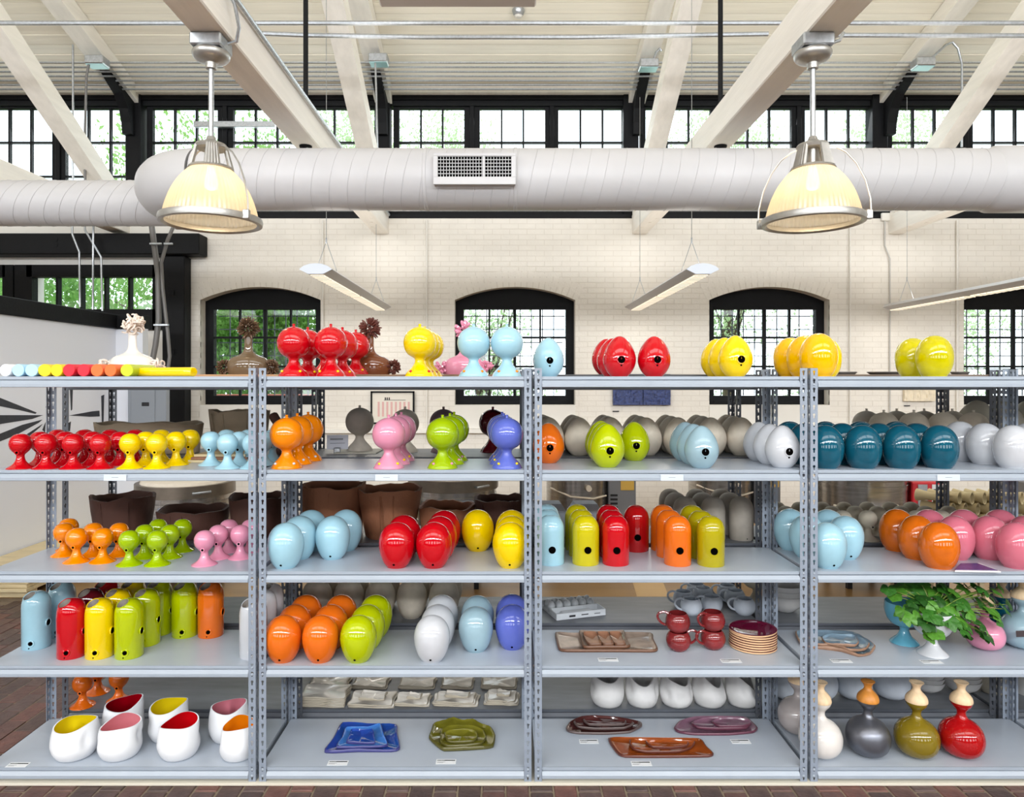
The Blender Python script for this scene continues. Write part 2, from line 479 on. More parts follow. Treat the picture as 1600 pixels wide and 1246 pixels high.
# arched windows
def arched_window(k, c):
    f = MB(); y0, y1 = 9.16, 9.26; b = 0.105; zt = Z(482, 9.16); zb = ZS + .115
    f.box(c-WH, c-WH+b, y0, y1, ZS, ZSP); f.box(c+WH-b, c+WH, y0, y1, ZS, ZSP)
    f.box(c-WH+b, c+WH-b, y0, y1, ZS, zb)
    f.box(c-WH+b, c+WH-b, y0-.012, y1, ZS+.01, ZS+.05)
    f.box(c-WH+b, c+WH-b, y0, y1, zt, ZSP)
    f.box(c-WH+b, c+WH-b, y0-.015, y0, zt-.02, zt+.03)
    for i in range(20):
        u0, u1 = -1 + i/10, -1 + (i+1)/10
        f.prism([(c+u0*WH, ZSP), (c+u1*WH, ZSP), (c+u1*WH, arch(u1)), (c+u0*WH, arch(u0))], 'y', y0, y1)
    W = struct('window_%d' % k, f.mesh('window_frame', BLACKP, False))
    gx0, gx1 = c-WH+b, c+WH-b
    nx, nz = 4, 3
    for i in range(1, nx):
        x = gx0 + (gx1-gx0)*i/nx; t = .02 if i == 2 else .012
        ob('muntin', MB().box(x-t, x+t, 9.18, 9.22, zb, zt).mesh('muntin', BLACKP, False), W)
    for j in range(1, nz):
        z = zb + (zt-zb)*j/nz
        ob('muntin', MB().box(gx0, gx1, 9.178, 9.222, z-.013, z+.013).mesh('muntin', BLACKP, False), W)
    pw, ph = (gx1-gx0)/nx, (zt-zb)/nz
    pm = cached('apane', lambda: MB().box(.004, pw-.004, -.002, .002, .004, ph-.004).mesh('pane', GLASS, False))
    for i in range(nx):
        for j in range(nz): ob('pane', pm, W, (gx0+i*pw, 9.2, zb+j*ph))
    g = MB()
    for i in range(1, 9): x = gx0 + (gx1-gx0)*i/9; g.box(x-.006, x+.006, 9.33, 9.342, zb, zt)
    for j in range(1, 7): z = zb + (zt-zb)*j/6.5; g.box(gx0, gx1, 9.33, 9.342, z-.006, z+.006)
    ob('security_grille', g.mesh('security_grille', mat('grille_paint', (92, 98, 112), .5), False), W)
for k, c in enumerate(WXC): arched_window(k+1, c)

# clerestory: black sill, header, posts and sashes
cl = MB()
cl.box(XL, XR, 9.0, 9.42, 3.86, 3.915)
cl.box(XL, XR, YC-.06, YC+.1, 3.915, Z(329, YC))
cl.box(XL, XR, YC-.06, YC+.1, Z(168, YC), Z(147, YC))
cl.box(XL, XR, YC-.10, YC-.06, Z(160, YC), Z(148, YC))
struct('trim_2', cl.mesh('clerestory_rail', BLACKP, False), label='black timber header and sill of the clerestory')
zt, zb = Z(170, YC), Z(329, YC)
kw = 10
sash_bars = []
for bay in range(-3, 4):
    for si, (a, b) in enumerate(((-1.411, -.549), (-.342, .524), (.70, 1.58))):
        a += 3.265*bay; b += 3.265*bay
        if b < -9 or a > 9: continue
        f = MB(); y0, y1 = YC-.02, YC+.05; t = .075
        f.box(a-t, a, y0, y1, zb-.01, zt+.02); f.box(b, b+t, y0, y1, zb-.01, zt+.02)
        f.box(a, b, y0, y1, zt-.005, zt+.02); f.box(a, b, y0, y1, zb-.01, zb+.01)
        W = struct('window_%d' % kw, f.mesh('sash_frame', BLACKP, False)); kw += 1
        w3 = (b-a)/3; h3 = (zt-zb)/3
        for i in (1, 2): ob('muntin', MB().box(a+i*w3-.011, a+i*w3+.011, y0+.01, y1-.01, zb, zt).mesh('muntin', BLACKP, False), W)
        for j in (1, 2): ob('muntin', MB().box(a, b, y0+.008, y1-.008, zb+j*h3-.011, zb+j*h3+.011).mesh('muntin', BLACKP, False), W)
        pm = cached('cpane%d' % si, lambda: MB().box(.003, w3-.003, -.002, .002, .003, h3-.003).mesh('pane', GLASS, False))
        for i in range(3):
            for j in range(3): ob('pane', pm, W, (a+i*w3, YC+.012, zb+j*h3))
# posts at each truss and mullions between sashes
n = 3
for bay in range(-3, 5):
    x = -1.62 + 3.265*bay
    if abs(x) > 11: continue
    struct('trim_%d' % n, MB().bbox(x-.10, x+.10, YC-.12, YC+.08, 3.9, Z(147, YC), .008).mesh('clerestory_post', BLACKP, False)); n += 1
    for mx in (-.445+3.265*bay, .612+3.265*bay):
        struct('trim_%d' % n, MB().bbox(mx-.03, mx+.03, YC-.05, YC+.08, 3.915, Z(160, YC), .005).mesh('clerestory_mullion', BLACKP, False)); n += 1
NT = n

# left bay: black timber frame with a strip window
x0 = XL
wl = MB()
wl.box(XL, XW0, 9.0, 9.3, wz(372), 3.9)
wl.box(XL, XW0, 9.0, 9.3, wz(418), wz(402))
gx0, gx1, gz0, gz1 = wx(45), wx(246), wz(492), wz(430)
wl.box(gx1, XW0, 9.0, 9.3, -.1, wz(418)); wl.box(XL, wx(-200), 9.0, 9.3, -.1, wz(418))
wl.box(wx(-200), gx1, 9.0, 9.3, -.1, gz0)
wl.box(wx(22), gx0, 9.0, 9.3, gz0, wz(418))
struct('wall_left_bay', wl.mesh('wall_left_bay', WHITEP, False))
def strip_window(k, a, b, nx):
    f = MB(); y0, y1 = 8.94, 9.06
    za, zb2 = wz(516), wz(415)
    f.box(a-.15, a+.07, y0, y1, za, zb2); f.box(b-.035, b+.1, y0, y1, za, zb2)
    f.box(a, b, y0, y1, wz(434), zb2); f.box(a, b, y0, y1, za, wz(484))
    W = struct('window_%d' % k, f.mesh('window_frame', BLACKP, False))
    g0, g1, h0, h1 = a+.07, b-.035, wz(484), wz(434)
    for i in range(1, nx): x = g0+(g1-g0)*i/nx; ob('muntin', MB().box(x-.014, x+.014, 8.96, 9.04, h0, h1).mesh('muntin', BLACKP, False), W)
    pw = (g1-g0)/nx
    for i in range(nx): ob('pane', MB().box(.003, pw-.003, -.002, .002, 0, h1-h0).mesh('pane', GLASS, False), W, (g0+i*pw, 9.0, h0))
strip_window(6, wx(46), wx(246), 5)
strip_window(7, wx(-190), wx(13), 5)
b = MB().bbox(XL, wx(325), 8.74, 8.99, wz(403), wz(371), .012)
for px, py in ((107, 381), (107, 389), (283, 381), (283, 389)): b.disc((wx(px), 8.735, wz(py)), (0, -1, 0), .03, 10, .01)
L = struct('trim_%d' % NT, b.mesh('black_lintel', BLACKP, False), label='black timber lintel with bolt heads'); NT += 1
p = MB().bbox(wx(265), wx(297)+.02, 8.8, 8.99, 0, wz(404), .012)
for py in (460, 551): p.bbox(wx(276), wx(284), 8.785, 8.81, wz(py+5), wz(py-4), .004)
struct('trim_%d' % NT, p.mesh('black_post', BLACKP, False), label='black timber post beside the first arched window'); NT += 1

# low white partition with a black cap and painted strokes
XP = -4.34
pt = MB().box(XP-.12, XP, 3.6, 7.8, 0, 2.36)
pt.box(XP-.12, wx(262)+.3, 7.8, 7.92, 0, 2.36)
PART = struct('wall_left', pt.mesh('partition', mat('grey_white_partition', (230, 233, 241), .7), False))
cp = MB().bbox(XP-.16, XP+.03, 3.6, 7.8, 2.35, 2.51, .008).bbox(XP-.16, wx(262)+.3, 7.77, 7.96, 2.35, 2.51, .008)
ob('cap_rail', cp.mesh('cap_rail', BLACKP, False), PART)
def onp(px, py):
    Y = -XP*F/(CX - px); return (Y, Z(py, Y))
strokes = [[(-60, 610), (0, 622), (30, 634), (57, 645), (55, 647), (30, 641), (0, 635), (-60, 628)],
           [(-60, 648), (0, 649), (67, 649), (50, 655), (0, 663), (-60, 668)],
           [(-60, 690), (0, 678), (35, 664), (66, 656), (60, 661), (25, 680), (0, 690), (-60, 712)],
           [(40, 680), (66, 663), (62, 668), (44, 683)], [(66, 672), (71, 660), (70, 676)], [(71, 637), (76, 628), (75, 634)],
           [(103, 606), (107, 606), (107, 658), (104, 660)], [(109, 606), (113.5, 606), (112.5, 640), (110.8, 642)],
           [(102, 664), (110.5, 659), (109, 674), (104, 674)], [(108, 649.5), (144, 643), (155, 642), (155.5, 651), (140, 651.5)],
           [(158, 619), (162.5, 617), (161.5, 660), (159, 660)]]
for s in strokes:
    m = MB().prism([onp(*q) for q in s], 'x', XP, XP+.003)
    ob('painted_stroke', m.mesh('painted_stroke', mat('mural_black', (44, 46, 54), .6, noise=.2, scale=30), False), PART)

# far side walls and the wall behind the camera, open at its clerestory and at the added low fill
struct('wall_right', MB().box(XR, XR+.2, YB-.3, 9.5, 0, 8.5).mesh('wall_right', WHITEP, False))
struct('wall_far_left', MB().box(XL-.2, XL, YB-.3, 9.5, 0, 8.5).mesh('wall_far_left', WHITEP, False))
rb = MB().box(XL, XR, YB-.3, YB, 0, 1.2).box(XL, XR, YB-.3, YB, 2.8, 3.9)
for i in range(9): rb.box(max(XL, -10.0+2.5*i-.5)if i else XL, (-10.0+2.5*i+.5) if i < 8 else XR, YB-.3, YB, 1.2, 2.8)
rb.box(XL, XR, YB-.3, YB, 5.6, 6.6)
for i in range(13): rb.box(-12.1+2.0*i-.12, -12.1+2.0*i+.12, YB-.25, YB-.02, 3.9, 5.6)
struct('wall_front', rb.mesh('wall_front', mat('dark_brick_wall', (92, 72, 62), .8, noise=.2, scale=6), False))  # unseen wall coloured dark to cut fill and deepen glaze reflections

# ceiling boards on both slopes
cz = MB()
for a, b in ((9.5, 1.35), (1.35, YB-.2)):
    cz.prism([(a, ceil_z(a)+.03), (b, ceil_z(b)+.03), (b, ceil_z(b)+.12), (a, ceil_z(a)+.12)], 'x', XL, XR)
CEIL = struct('ceiling', cz.mesh('ceiling', mat('ceiling_gap', (96, 86, 72), .9), False))
py_ = 9.38; k = 0
sl = math.atan(0.3)
while py_ > YB:
    nx_ = py_ - 0.152
    if py_ > 1.35 and nx_ < 1.35: nx_ = 1.35
    a, b = py_ - .0035, nx_ + .0035
    d = random.uniform(0, .010)
    me = MB().prism([(a, ceil_z(a)+d), (b, ceil_z(b)+d), (b, ceil_z(b)+.03+d), (a, ceil_z(a)+.03+d)], 'x', XL, XR).mesh('ceiling_plank', PLANKM[k % 3], False)
    ob('plank', me, CEIL); k += 1; py_ = nx_
struct('trim_%d' % NT, MB().box(XL, XR, 9.1, 9.24, Z(146, 9.15), Z(131, 9.1)).mesh('cream_cornice_board', BEAMW, False)); NT += 1

# trusses: tie beam, two sloping struts, rafters, king rods, black brackets
for i, x in enumerate(TRUSS):
    t = thing('roof_truss', ['x', 'cream timber truss entering the wall left of the first arched window', 'cream timber truss carrying the left pendant lamp',
              'cream timber truss carrying the right pendant lamp', 'cream timber truss to the right of the right pendant lamp', 'x'][i] if 0 < i < 5 else 'x', 'truss', (x, 9, 3.66))
    if i == 0: t['label'] = 'cream timber truss outside the frame on the left'
    if i == 5: t['label'] = 'cream timber truss outside the frame on the right'
    def P(me_name, mb, m): return ob(me_name, mb.mesh(me_name, m, False), t, (-x, -9, -3.66))
    P('tie_beam', MB().bbox(x-.098, x+.098, YB, 9.02, 3.66, 3.90, .008), BEAMW)
    for sgn in (1, -1):
        mir = lambda Y: Y if sgn > 0 else 2.7 - Y
        zc = lambda Y: 9.148 - .58*Y
        pl = [(mir(8.95), zc(8.95)-.11), (mir(8.95), zc(8.95)+.12), (mir(3.0), zc(3.0)+.12), (mir(3.0), zc(3.0)-.11)]
        P('strut', MB().prism(pl, 'x', x-.10, x+.10), BEAMW)
        pl = [(mir(9.2), ceil_z(9.2)-.2), (mir(9.2), ceil_z(9.2)-.002), (mir(1.36), ceil_z(1.36)-.002), (mir(1.36), ceil_z(1.36)-.2)]
        P('rafter', MB().prism(pl, 'x', x-.11, x+.11), BEAMW)
    m = MB().tube([(x, 5.61, 3.9), (x, 5.61, ceil_z(5.61)-.2)], .02, 8)
    m.lathe([(0, -.03), (.03, -.03), (.05, -.012), (.05, 0), (0, 0)], 16, (x, 5.61, 3.66))
    P('king_rod', m, BLACKP)
    br = [(9.18, 4.98), (9.18, 5.58), (8.62, 5.66), (8.60, 5.58), (8.74, 5.50), (8.90, 5.42), (9.02, 5.28), (9.08, 5.12), (9.10, 4.98)]
    P('bracket', MB().prism(br, 'x', x-.06, x+.06), BLACKP)
    pl = [(x-.10, 9.0), (x+.10, 9.0)]
    bb = MB()
    for dx, dy in ((-.04, 8.6), (.0, 8.35), (.04, 8.15)): bb.disc((x+dx, dy, 3.655), (0, 0, -1), .02, 8, .008)
    P('bolt', bb, BEAMW)

# outdoors: ground, low brick wall, trees
GRASS = mat('outdoor_lawn', (120, 150, 90), .9, noise=.2, scale=2)
struct('ground', MB().box(-40, 40, 9.6, 60, -.6, -.5).mesh('ground', GRASS, False))
t = thing('garden_wall', 'low red brick wall outside the arched windows', 'wall', (0, 11.0, -.5))
ob('wall_body', MB().box(-6.5, -2.8, 0, .3, 0, 2.05).mesh('garden_wall', mat('outdoor_red_brick', (200, 110, 96), .8, noise=.1), False), t)
def tree(x, y, h, rw, n, mi, label, trunk=True, seed=1):
    rnd = random.Random(seed)
    t = thing('tree', label, 'tree', (x, y, -.5), 0, 'trees outside the windows')
    m = MB()
    cl = [(rnd.gauss(0, .45)*rw, rnd.gauss(0, .35)*rw, h*rnd.uniform(.25, .98)) for _ in range(26)]
    for _ in range(n):
        c = rnd.choice(cl); s = rnd.uniform(.035, .085)*(.72 if mi == 2 else 1)
        p = Vector((c[0]+rnd.gauss(0, .2)*rw, c[1]+rnd.gauss(0, .2)*rw, max(.3, c[2]+rnd.gauss(0, .09)*h)))
        e = Euler((rnd.uniform(0, 6), rnd.uniform(0, 6), rnd.uniform(0, 6))).to_matrix()
        m.add([p + e @ Vector(q) for q in ((-s, 0, 0), (0, -s*.5, .02), (s, 0, 0), (0, s*.5, .02))], [(0, 1, 2, 3)])
    o = ob('foliage', m.mesh('foliage', TL[mi], False, recalc=False), t); o['kind'] = 'stuff'
    k = MB().tube([(0, 0, 0), (.05, 0, h*.4), (-.03, 0, h*.75)], [.16, .12, .05], 8)
    for c in cl[:9]: k.tube([(0, 0, h*.35), (c[0]*.5, c[1]*.5, (h*.4+c[2])/2), c], [.06, .04, .015], 5)
    ob('trunk', k.mesh('trunk', BARK), t)
tree(-6.4, 15, 7.4, 1.7, 13000, 0, 'leafy green tree outside behind the strip window', seed=1)
tree(-10.4, 15.5, 5.2, 1.8, 11000, 1, 'leafy tree outside at the far left of the strip window', seed=2)
tree(-4.3, 13.2, 4.0, 1.3, 15000, 1, 'green tree outside the first arched window', seed=3)
tree(-2.6, 16.5, 8.2, 2.1, 30000, 2, 'tall pale tree outside above the first arched window', seed=4)
tree(-.5, 15.6, 4.2, 1.0, 4200, 2, 'sparse pale tree outside the middle arched window', seed=5)
tree(4.9, 15.5, 7.6, 1.7, 15000, 2, 'thin tree outside the third arched window', seed=6)
tree(8.6, 15.0, 7.4, 1.7, 16000, 2, 'tree outside the arched window at the right edge', seed=7)
# ------------------------------------------------------------------ ducts
YD, RD = 5.4, 0.232
ZD = Z(281, YD)
t = thing('air_duct', 'large white spiral duct running across under the tie beams', 'duct', (0, YD, ZD))
def dp(s):                                    # duct axis
    return s
RS = 0.19
path = [(8.5, 0, 0), (3.72, 0, 0)]
m = MB().tube([(8.5, 0, 0), (-2.35, 0, 0)], RD, 40, cap=False)
# S bend back to the smaller duct on the left
c0 = [(-2.35 - .42*math.sin(a), .42*(1-math.cos(a)), 0) for a in [PI/2*i/8 for i in range(9)]]
c1 = [(-2.77, .42+.06, 0)]
m.tube(c0 + c1, RD, 40, cap=True)
ob('duct_body', m.mesh('duct_body', DUCTM), t)
rg = MB()
x = 8.3
while x > -2.3:
    tl = .05
    pts = [(x + tl*math.sin(a), (RD+.001)*math.cos(a), (RD+.001)*math.sin(a)) for a in [2*PI*i/40 for i in range(41)]]
    rg.tube(pts, .0022, 4, cap=False); x -= .135
ob('spiral_seam', rg.mesh('spiral_seam', DUCTM), t)
cm = MB()
for cx in (3.76, 4.06):
    pass
for xs_, rr in (((3.70, 3.74, 4.05, 4.09), .02), ((.06, .065, .085, .09), .005), ((-.62, -.615, -.595, -.59), .005)):
    cm = MB().tube([(q, 0, 0) for q in xs_], [RD, RD+rr, RD+rr, RD], 40, cap=False)
    ob('collar', cm.mesh('collar', DUCTM), t)
# grille on the duct face
gx0, gx1 = X(677, YD-.27), X(806, YD-.27); gz1, gz0 = Z(240, YD-.27)-ZD, Z(288, YD-.27)-ZD
gr = MB(); y0 = -.285; b = .032
gr.bbox(gx0, gx1, y0, y0+.012, gz0-.005, gz0+.05, .003); gr.bbox(gx0, gx1, y0, y0+.012, gz1-.022, gz1, .003)
gr.bbox(gx0, gx0+b, y0, y0+.012, gz0+.0495, gz1-.0215, .001); gr.bbox(gx1-b, gx1, y0, y0+.012, gz0+.0495, gz1-.0215, .001)
gr.box(gx0+.006, gx1-.006, y0+.012, -.02, gz0+.002, gz0+.01); gr.box(gx0+.006, gx1-.006, y0+.012, -.02, gz1-.01, gz1-.002)
gr.box(gx0+.006, gx0+.012, y0+.012, -.05, gz0, gz1); gr.box(gx1-.012, gx1-.006, y0+.012, -.05, gz0, gz1)
GR = ob('grille', gr.mesh('grille', DUCTM, False), t)
ob('grille_back', MB().box(gx0+b, gx1-b, y0+.03, y0+.034, gz0+.05, gz1-.02).mesh('grille_back', BLACK, False), GR)
hx0, hx1, hz0, hz1 = gx0+b, gx1-b, gz0+.05, gz1-.022
vb = MB()
for i in range(26): x = hx0+(hx1-hx0)*i/25; vb.box(x-.0022, x+.0022, y0+.010, y0+.020, hz0, hz1)
vb.box((hx0+hx1)/2+.06, (hx0+hx1)/2+.075, y0+.002, y0+.02, hz0, hz1)
for j in range(7): z = hz0+(hz1-hz0)*j/6; vb.box(hx0, hx1, y0+.004, y0+.012, z-.0022, z+.0022)
ob('grille_bars', vb.mesh('grille_bars', DUCTM, False), GR)
for hx in (-1.15, 1.1, 3.2):
    pass
t2 = thing('air_duct', 'smaller white duct at the left, below and behind the large duct', 'duct', (-4, 6.1, Z(318, 6.1)))
zz = ZD - Z(318, 6.1)
m = MB().tube([(-8, 0, 0), (1.08, 0, 0)], .195, 36)
ob('duct_body', m.mesh('duct_body', DUCTM), t2)
rg = MB(); x = -3.5
while x < 1.0:
    rg.tube([(x + .1*math.sin(a), .196*math.cos(a), .196*math.sin(a)) for a in [2*PI*i/36 for i in range(37)]], .0025, 4, cap=False); x += .13
ob('spiral_seam', rg.mesh('spiral_seam', DUCTM), t2)

# ------------------------------------------------------------------ pendant lamps
def pendant(px, label):
    Y = 3.84; x = X(px, Y); zb = 3.66
    t = thing('pendant_lamp', label, 'lamp', (x, Y, 0), 0, 'prismatic glass pendant lamps')
    zr = Z(345, Y)
    ob('junction_box', MB().bbox(-.085, .085, -.085, .085, zb-.07, zb-.001, .008).mesh('junction_box', GALV, False), t)
    ob('canopy', MB().lathe(smoothp([(0, 0), (.06, 0), (.094, -.008), (.098, -.03), (.085, -.05), (.05, -.062), (.03, -.07), (.028, -.10), (0, -.10)], 3), 32, (0, 0, zb-.068)).mesh('canopy', ALU), t)
    ob('rod', MB().tube([(0, 0, zb-.14), (0, 0, zr+.45)], .0145, 12).mesh('rod', GALV), t)
    k = MB()
    k.lathe([(0, .46), (.02, .46), (.028, .44), (.05, .428), (.078, .418), (.086, .405), (.08, .392), (0, .392)], 28, (0, 0, zr))
    for i in range(4):
        for da in (-.28, -.14, 0, .14, .28):
            a = 2*PI*i/4 + .45 + da; ca, sa = math.cos(a), math.sin(a)
            k.tube([(.076*ca, .076*sa, zr+.405), (.090*ca, .090*sa, zr+.35), (.106*ca, .106*sa, zr+.285)], [.0105, .011, .0125], 6)
    k.lathe([(.112, .272), (.118, .28), (.112, .292), (.09, .295), (.085, .285), (.1, .272), (.112, .272)], 32, (0, 0, zr))
    k.lathe([(0, .40), (.034, .40), (.034, .31), (.03, .29), (0, .29)], 20, (0, 0, zr))
    ob('cage', k.mesh('cage', ALU), t)
    pr = smoothp([(.108, .28), (.135, .255), (.175, .205), (.208, .145), (.232, .08), (.247, .018), (.25, 0)], 3)
    n = 128; vs, fs = [], []
    for r, z in pr:
        for q in range(n):
            a = 2*PI*q/n; rr = r - (.003 if q % 2 else 0)
            vs.append((rr*math.cos(a), rr*math.sin(a), zr+z))
    for i in range(len(pr)-1):
        for q in range(n): fs.append((i*n+q, i*n+(q+1) % n, (i+1)*n+(q+1) % n, (i+1)*n+q))
    me = MB().add(vs, fs).mesh('glass_dome', LAMPG, True, 20)
    ob('glass_dome', me, t)
    ob('ring', MB().lathe([(.236, -.012), (.250, -.022), (.266, -.018), (.270, .0), (.266, .016), (.252, .02), (.244, .01), (.236, -.012)], 64, (0, 0, zr)).mesh('ring', ALU), t)
    ba = MB()
    for sgn in (-1, 1):
        ang = math.radians(28)
        dx, dy = math.cos(ang)*sgn, -math.sin(ang)*sgn
        ba.tube([(dx*r, dy*r, zr+z) for r, z in ((.06, .405), (.11, .392), (.165, .352), (.216, .285), (.258, .19), (.281, .09), (.284, .02))], .0052, 6)
        ba.bbox(dx*.272-.018, dx*.272+.018, dy*.272-.014, dy*.272+.014, zr-.02, zr+.03, .004)
    ob('bail', ba.mesh('bail', ALU), t)
    ob('bulb', MB().lathe(smoothp([(0, -.06), (.028, -.05), (.036, -.02), (.026, .03), (.02, .06), (.018, .1), (0, .1)], 3), 20, (0, 0, zr+.225)).mesh('bulb', BULB), t)
    l = bpy.data.lights.new('lamp_light', 'POINT'); l.energy = 5.5; l.color = (1, .78, .5); l.shadow_soft_size = .09
    lo = bpy.data.objects.new('lamp_light', l); lo.location = (x, Y, zr+.13); COL.objects.link(lo)
    return t
pendant(330, 'ribbed glass pendant lamp with aluminium ring on the left')
pendant(1270, 'ribbed glass pendant lamp with aluminium ring on the right')
# two more of the same lamps behind the camera light the front of the shelves
for px, nm in ((-1.6, 'a'), (1.72, 'b')):
    pass

# ------------------------------------------------------------------ linear fluorescent lamps
def linear(x, label):
    y0, y1 = 5.75, 8.75; zc = Z(421, 5.75)
    t = thing('linear_lamp', label, 'lamp', (x, y0, zc), 0, 'suspended white linear lamps')
    prof = [(-.135, 0), (-.10, .028), (-.05, .045), (0, .05), (.05, .045), (.10, .028), (.135, 0), (.06, -.038), (-.06, -.038)]
    ob('housing', MB().prism(prof, 'y', .012, y1-y0-.012).mesh('housing', DUCTM), t)
    for a in (0, y1-y0-.012): ob('end_cap', MB().prism(prof, 'y', a, a+.012).mesh('end_cap', mat('lamp_end_cap', (200, 206, 218), .4), False), t)
    L = (y1-y0)/2
    for k in (0, 1):
        a = .05 + k*L; b = L - .03 + k*L
        d = ob('diffuser', MB().box(-.055, .055, a, b, -.046, -.038).mesh('diffuser', TUBEL, False), t)
        lv = MB(); y = a
        while y < b: lv.box(-.056, .056, y, y+.006, -.05, -.039); y += .09
        ob('louvre', lv.mesh('louvre', DUCTM, False), d)['kind'] = 'stuff'
    for yy in (.35, y1-y0-.3):
        zt = 2.5; w = MB()
        w.tube([(-.09, yy, .04), (0, yy, .30), (0, yy, zt)], .003, 4); w.tube([(.09, yy, .04), (0, yy, .30)], .003, 4)
        w.tube([(0, yy, .28), (0, yy, .33)], .007, 6)
        ob('suspension_wire', w.mesh('suspension_wire', GALV), t)
    area('linear_lamp_light', (x, (y0+y1)/2, zc-.055), (0, 0, 0), .1, 2.8, 16, (1, .94, .86))
    area('linear_lamp_uplight', (x, (y0+y1)/2, zc+.06), (PI, 0, 0), .3, 2.8, 14, (1, .96, .9))  # added upward fill that brightens the ceiling boards
linear(-1.56, 'white linear lamp hanging between the first and middle arched windows')
linear(1.62, 'white linear lamp hanging between the middle and third arched windows')
linear(4.84, 'white linear lamp cut off by the right edge of the picture')

# ------------------------------------------------------------------ conduits and small fittings
CT = thing('conduit_run', 'bundle of thin steel conduits along the foot of the ceiling', 'conduit', (0, 8.6, 5.6))
for i in range(7):
    Y = 8.44 + .075*i
    ob('conduit', MB().tube([(XL+.05, Y-8.6, ceil_z(Y)-.23-5.6), (XR-.05, Y-8.6, ceil_z(Y)-.23-5.6)], .0125, 6).mesh('conduit', GALV), CT)
def pipe(label, pts, r, m=GALV, cat='conduit', name='conduit', n=8, group=None):
    me = MB().tube(pts, r, n).mesh(name, m)
    return tag(ob(name, me), label, cat, group)
pipe('upper straight steel conduit crossing near the top of the picture', [(-9, 6, Z(36, 6)), (9, 6, Z(36, 6))], .02)
pipe('lower steel conduit spanning between the two pendant tie beams', [(X(402, 5.9), 5.9, Z(52, 5.9)), (X(480, 5.9), 5.9, Z(55, 5.9)), (X(660, 5.9), 5.9, Z(58, 5.9)), (X(900, 5.9), 5.9, Z(58, 5.9)), (X(1200, 5.9), 5.9, Z(53, 5.9))], .02)
pipe('lower steel conduit running right from the right pendant lamp', [(X(1308, 5.9), 5.9, Z(55, 5.9)), (X(1700, 5.9), 5.9, Z(56, 5.9))], .02)
pipe('steel conduit clipped along the side of the left tie beam', [(-1.478, 3.2, 3.88), (-1.478, 8.9, 3.88)], .013)
pipe('flexible steel whip curving from the left lamp box to the beam', [(-1.52, 3.84, 3.63), (-1.47, 3.83, 3.64), (-1.445, 3.8, 3.70), (-1.45, 3.75, 3.80), (-1.478, 3.7, 3.87)], .010)
pipe('short steel whip beside the right lamp box', [(1.77, 3.84, 3.63), (1.83, 3.84, 3.65), (1.86, 3.86, 3.70)], .010)
for i, (px, py, lab) in enumerate(((152, 98, 'on the left rafter'), (592, 95, 'above the middle of the left clerestory'), (1013, 103, 'on the rafter beside the centre strut'), (1442, 101, 'on the right rafter'))):
    Y = 8.3
    t = thing('conduit_box', 'small teal-lidded steel conduit box ' + lab, 'box', (X(px, Y), Y, Z(py, Y)))
    ob('box_body', MB().bbox(-.11, .11, -.08, .08, -.04, .06, .01).mesh('box_body', GALV, False), t)
    ob('lid', MB().box(-.10, .10, -.07, .07, -.048, -.04).mesh('lid', mat('teal_lid', (150, 186, 190), .4, metal=.3), False), t)
Y = 8.25
pipe('bent conduit dropping beside the left struts', [(X(140, Y), Y, Z(95, Y)), (X(135, Y), Y, Z(120, Y)), (X(133, Y), Y, Z(200, Y)), (X(133, Y), Y, Z(290, Y))], .014, CONDG)
pipe('straight thin conduit dropping left of the teal box', [(X(114, Y), Y, Z(70, Y)), (X(114, Y), Y, Z(290, Y))], .012)
pipe('thin conduit dropping past the centre left clerestory post', [(X(586, Y), Y, Z(82, Y)), (X(588, Y), Y, Z(150, Y)), (X(590, Y), Y, Z(260, Y))], .012)
pipe('short bent conduit arching off the centre box', [(X(1020, Y), Y, Z(98, Y)), (X(1025, Y), Y, Z(82, Y)), (X(1031, Y), Y, Z(76, Y)), (X(1034, Y), Y, Z(80, Y))], .014)
pipe('conduit arching from the right box and dropping to the strut', [(X(1450, Y), Y, Z(96, Y)), (X(1478, Y), Y, Z(70, Y)), (X(1488, Y), Y, Z(66, Y)), (X(1497, Y), Y, Z(76, Y)), (X(1503, Y), Y, Z(100, Y)), (X(1503, Y), Y, Z(230, Y))], .013)
# conduits over the black lintel at the left
Y = 8.6
pipe('leftmost cranked steel conduit in front of the strip window', [(X(113, Y), Y, Z(330, Y)), (X(113, Y), Y, Z(366, Y)), (X(124, Y), Y, Z(394, Y)), (X(125, Y), Y, Z(480, Y))], .013)
pipe('middle straight steel conduit in front of the strip window', [(X(146, Y), Y, Z(330, Y)), (X(145, Y), Y, Z(484, Y))], .013)
pipe('third cranked steel conduit in front of the strip window', [(X(131, Y), Y, Z(330, Y)), (X(133, Y), Y, Z(360, Y)), (X(158, Y), Y, Z(402, Y)), (X(160, Y), Y, Z(486, Y))], .013)
Y = 7.6
FX1 = pipe('thick grey flexible conduit left of the black post', [(X(234, Y), Y, Z(330, Y)), (X(240, Y), Y, Z(375, Y)), (X(247, Y), Y, Z(430, Y)), (X(248, Y), Y, Z(500, Y)), (X(243, Y), Y, Z(540, Y)), (X(234, Y), Y, Z(585, Y))], .030, CONDG, n=10)
FX2 = pipe('thinner grey flexible conduit curving beside the black post', [(X(275, Y), Y, Z(345, Y)), (X(262, Y), Y, Z(375, Y)), (X(252, Y), Y, Z(410, Y)), (X(254, Y), Y, Z(450, Y)), (X(262, Y), Y, Z(520, Y)), (X(265, Y), Y, Z(557, Y)), (X(262, Y), Y, Z(580, Y))], .019, CONDG, n=10)
